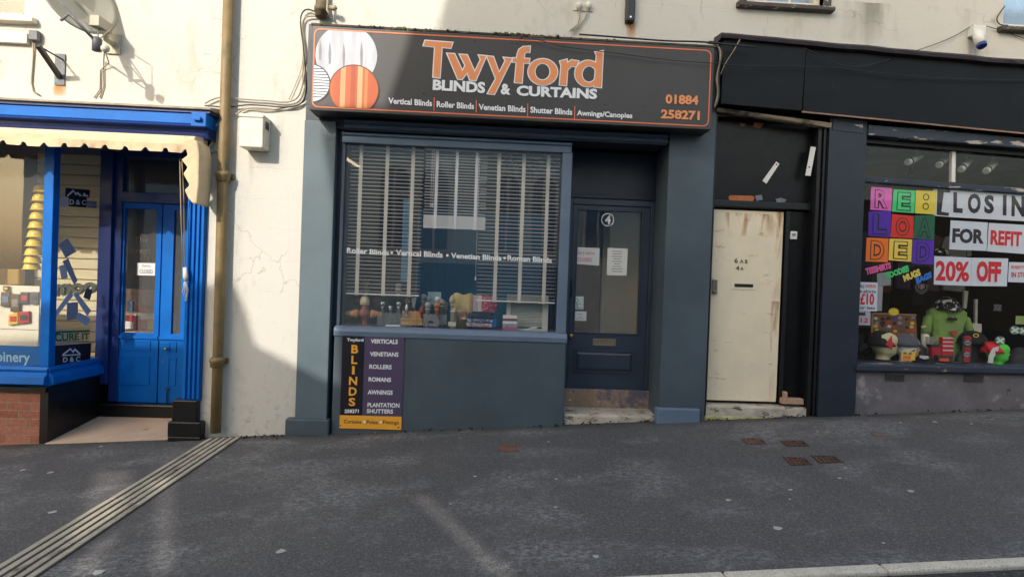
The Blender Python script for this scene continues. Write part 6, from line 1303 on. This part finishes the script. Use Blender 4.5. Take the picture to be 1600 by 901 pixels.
t = thing('dummy_head', 'bright green and white dummy head in a red scarf, right of the shirt', 'dummy head'); d = -.2; u, z1 = gU(768, 432, d); z0 = ZC(u); h = z1-z0
b = MB(); head_mesh(b, u, d, z0, h, 1); b.build('head', cm((86, 206, 70)), t)
b = MB(); dome(b, u-.05, d, z0+h*.60, h*.44, h*.36, h*.43); b.tube([(u-h*.3, d+.06, z0+h*.6), (u-h*.5, d+.06, z0+h*.75), (u-h*.62, d+.05, z0+h*1.0)], [.05, .03, .012]); b.build('scarf', cm((200, 36, 46)), t)
b = MB(); b.pflat(gg(718, 536, 724, 496, 744, 462, 776, 452, 770, 482, 748, 510, 746, 538), d+h*.34); b.build('white_cheek', flatm('white paint', (206, 206, 206)), t)
CRM = [(782, 424, .055, 'white and green crossed disc over the green dummy face'), (856, 372, .055, 'crossed disc, left one of the pair at the right edge of the clothes window'), (898, 376, .05, 'crossed disc, right one of the pair at the right edge of the clothes window')]
for x, y, r, lab in CRM:
    t = thing('crossed_disc', lab, 'disc', 'crossed discs in the clothes shop window'); d = -.12; u, z = gU(x, y, d)
    b = MB(); b.prism([(u+r*cos(i*pi/12), z+r*.86*sin(i*pi/12)) for i in range(24)], d-.012, d); b.build('disc', cm((80, 124, 104)), t)
    b = MB()
    for a in (.6, 2.4):
        e = V((cos(a), sin(a)*.86)); nn_ = V((-e.y, e.x))*.011
        b.flat([(u+e.x*r*.95+nn_.x, z+e.y*r*.95+nn_.y), (u-e.x*r*.95+nn_.x, z-e.y*r*.95+nn_.y), (u-e.x*r*.95-nn_.x, z-e.y*r*.95-nn_.y), (u+e.x*r*.95-nn_.x, z+e.y*r*.95-nn_.y)], d+.001+a*.0004)
    b.build('cross', flatm('pale cross', (206, 210, 206)), t)
# mannequin in a green shirt
mq = thing('mannequin', 'headless pale mannequin in a lime green tee shirt with a patterned bandana', 'mannequin'); d = -.48
uc, zt1 = gU(508, 250, d); zsh = gU(508, 268, d)[1]; zbt = gU(508, 530, d)[1]; ul = gU(400, 300, d)[0]; ur_ = gU(620, 300, d)[0]; wsh = (ur_-ul)/2; uc = (ul+ur_)/2
SHIRT = M('lime green cotton', L(124, 158, 84), .9, .10, 5, .5, 9, bd=.05)
n = 24; vs = []; rows = [(zt1, .28, .4), (zsh+.005, .70, .6), (zsh-.03, .84, .8), (zsh-.10, .80, .95), (zsh-.2, .70, .9), (zsh-.35, .68, .85), (zsh-.6, .71, .8), (zbt, .74, .8)]
for z, ku, kd in rows:
    for k in range(n): a = 2*pi*k/n; c, s = cos(a), sin(a); e = .75; vs.append((uc+wsh*ku*(abs(c)**e)*(1 if c > 0 else -1), d+.115*kd*(abs(s)**e)*(1 if s > 0 else -1)+.006*sin(5*a+z*9), z))
b = MB(); b.add(vs, [(i*n+k, i*n+(k+1) % n, (i+1)*n+(k+1) % n, (i+1)*n+k) for i in range(len(rows)-1) for k in range(n)]+[tuple((len(rows)-1)*n+k for k in range(n))], True)
for s in (-1, 1): b.tube([(uc+s*wsh*.66, d, zsh-.075), (uc+s*wsh*.86, d+.01, zsh-.11), (uc+s*wsh*1.0, d+.03, zsh-.29)], [.04, .048, .056], 14)
b.build('tee_shirt', SHIRT, mq)
b = MB()
for s in (-1, 1): b.tube([(uc+s*wsh*.98, d+.02, zsh-.2), (uc+s*wsh*1.05, d+.04, zsh-.42), (uc+s*wsh*1.06, d+.10, zsh-.58), (uc+s*wsh*.98, d+.14, zsh-.68)], [.045, .04, .032, .03], 12)
b.lathe(uc, d, [(.06, zsh), (.052, zt1+.03), (.05, zt1+.06)], 14); b.build('body', OFFW, mq)
ub, zb2 = gU(505, 238, d); BAN = M('black and white leaf print', L(24, 22, 24), .9, .1, 10, .1, 40, [(L(214, 214, 208), 17, (1, 1, 1), .53, .56)])
b = MB(); dome(b, ub, d+.02, zb2-.05, .135, .13, .13); b.lathe(ub, d+.02, [(.155, zb2-.075), (.15, zb2-.06), (.136, zb2-.04)], 20); b.build('bandana', BAN, mq)
ds = d+.135
b = MB(); b.tube([at(*gg(508, 268)[0], ds), at(*gg(522, 300)[0], ds+.004), at(*gg(548, 312)[0], ds+.005), at(*gg(562, 290)[0], ds), at(*gg(564, 268)[0], ds-.02)], .003); b.pquad(gg(520, 308, 566, 310, 565, 324, 519, 322), ds, ds+.012); b.build('pendant', INKK, mq)
b = MB()
for s, q in (('M', (486, 348, 504, 344, 506, 360, 488, 364)), ('A', (514, 344, 530, 344, 530, 358, 514, 358)), ('L', (548, 344, 560, 344, 560, 358, 548, 358)), ('E', (580, 344, 596, 348, 594, 362, 578, 358))): text(b, s, gg(*q), ds+.003, .0)
b.build('lettering', INKG, mq)
u, z = gU(552, 386, ds); b = MB(); b.prism([(u+.0022*16*sin(k*pi/10)**3*1.0, z+.0022*(13*cos(k*pi/10)-5*cos(k*pi/5)-2*cos(.3*k*pi)-cos(.4*k*pi))) for k in range(20)], ds, ds+.003); b.build('heart_print', flatm('red heart print', (196, 60, 44)), mq)
b = MB(); b.pflat(gg(520, 362, 548, 372, 556, 366, 564, 372, 590, 362, 568, 378, 540, 378), ds+.002); b.build('wing_print', INKG, mq)
for k, (nm, c) in enumerate((('dull maroon', (70, 30, 36)), ('slate grey', (66, 70, 78)), ('dusty navy', (36, 44, 70)), ('olive', (60, 64, 40)), ('faded purple', (62, 44, 78)), ('brown', (76, 56, 42)), ('pale grey', (120, 120, 118)))):
    u = 4.15+k*.31; d = -1.15-.05*(k % 2); zt_ = 2.28; b = MB()
    b.prism([(u-.05, zt_), (u-.16, zt_-.05), (u-.22, zt_-.26), (u-.15, zt_-.29), (u-.135, zt_-.18), (u-.15, zt_-.72), (u+.15, zt_-.74), (u+.135, zt_-.18), (u+.15, zt_-.29), (u+.22, zt_-.26), (u+.16, zt_-.05), (u+.05, zt_), (u, zt_-.035)], d-.04, d)
    tag(b.build('hanging_shirt', cm(c), None, .012), nm+' tee shirt hanging dimly on the back rail of the clothes shop', 'shirt', 'tee shirts on the back rail')
# sticks, dark shirts, bits
for lab, q in (('white shelf post, taller one right of the shirt', (602, 174, 622, 176, 614, 264, 598, 262)), ('white shelf post with a foot, lower one right of the shirt', (656, 216, 670, 217, 668, 342, 656, 340))): b = MB(); b.pquad(gg(*q), -.72, -.69); tag(b.build('shelf_post', OFFW, None, .004), lab, 'post')
b = MB(); b.pquad(gg(640, 338, 690, 340, 690, 384, 636, 382), -.74, -.66); tag(b.build('plastic_box', OFFW, None, .008), 'white plastic box at the foot of the lower white post', 'box')
t = thing('hanging_shirt', 'black tee shirt with a red striped eagle print hanging left of the mannequin', 'shirt'); d = -.6
b = MB(); b.prism([A.px(*p, d) for p in gg(330, 60, 352, 46, 384, 50, 416, 46, 440, 64, 428, 108, 418, 104, 420, 250, 340, 250, 344, 100, 330, 104)], d-.05, d); b.build('shirt', BLKF, t, .01)
b = MB(); b.pflat(gg(366, 140, 404, 140, 402, 160, 386, 168, 368, 160), d+.003); b.build('striped_shield', M('striped print', L(176, 60, 60), .7, .1, 3, 0, 20, [(L(200, 200, 200), 40, (1, 1, .1), .5, .54)]), t)
b = MB(); b.pflat(gg(350, 150, 362, 136, 364, 164, 386, 172, 408, 164, 408, 136, 422, 150, 412, 178, 392, 192, 380, 192, 358, 178), d+.0015); b.build('eagle_print', flatm('grey print', (120, 116, 112)), t)
t = thing('red_box', 'dull red box on the dark back shelf behind the price cards', 'box'); b = MB(); b.pquad(gg(190, 150, 232, 152, 230, 184, 188, 182), -.75, -.68); b.build('body', cm((110, 44, 36)), t, .004)
t = thing('skate_hat', 'white and black patterned cap behind the 20% poster', 'cap'); d = -.35; u, z = A.px(*kk(610, 800)[0], d); b = MB(); dome(b, u, d, z-.03, .09, .09, .09); b.build('crown', BAN, t)
b = MB(); b.box(4.3, 4.46, -.85, -.82, 3.0, 3.02); b.tube([(u_ := pu(1423, 260, -.5), -.5, 3.0), (u_, -.5, pz(1422, 272, -.5))], .02); tag(b.build('hanging_rod', BLKM), 'black rod hanging from the ceiling beside the first spotlight', 'rod')
for lab, x, y, w_, h_, c in (('grey floppy hat tucked behind the painted dummy face', 376, 452, .1, .10, (70, 72, 76)), ('olive beanie low beside the black cap with the white badge', 372, 478, .07, .06, (120, 130, 60)), ('red folded cloth between the badge strip and the green head', 656, 508, .07, .05, (176, 40, 46)), ('dark folded cap behind the badge strip', 580, 480, .09, .12, (46, 56, 52)), ('dark grey cap right of the green dummy head', 880, 470, .14, .16, (40, 40, 44))):
    d = -.4; u, z = gU(x, y, d); b = MB(); dome(b, u, d, ZC(u), w_, w_*.8, max(.05, z-ZC(u)+.03)); tag(b.build('folded_hat', cm(c)), lab, 'hat')

# ------------------------------------------------------------------ put every origin at the base of its thing
def desc(o): return [c for ch in o.children for c in [ch]+desc(ch)]
bpy.context.view_layer.update()
for o in [o for o in COL.objects if o.parent is None and o.type in ('MESH', 'EMPTY')]:
    ms = [x for x in [o]+desc(o) if x.type == 'MESH']
    if not ms: continue
    vv = [v.co for x in ms for v in x.data.vertices]
    if not vv: continue
    c = V(((min(v.x for v in vv)+max(v.x for v in vv))/2, (min(v.y for v in vv)+max(v.y for v in vv))/2, min(v.z for v in vv)))
    if o.name == 'rendered_building': c.z = 0
    T = Matrix.Translation(-c)
    for me in {x.data for x in ms}: me.transform(T)
    o.location = c
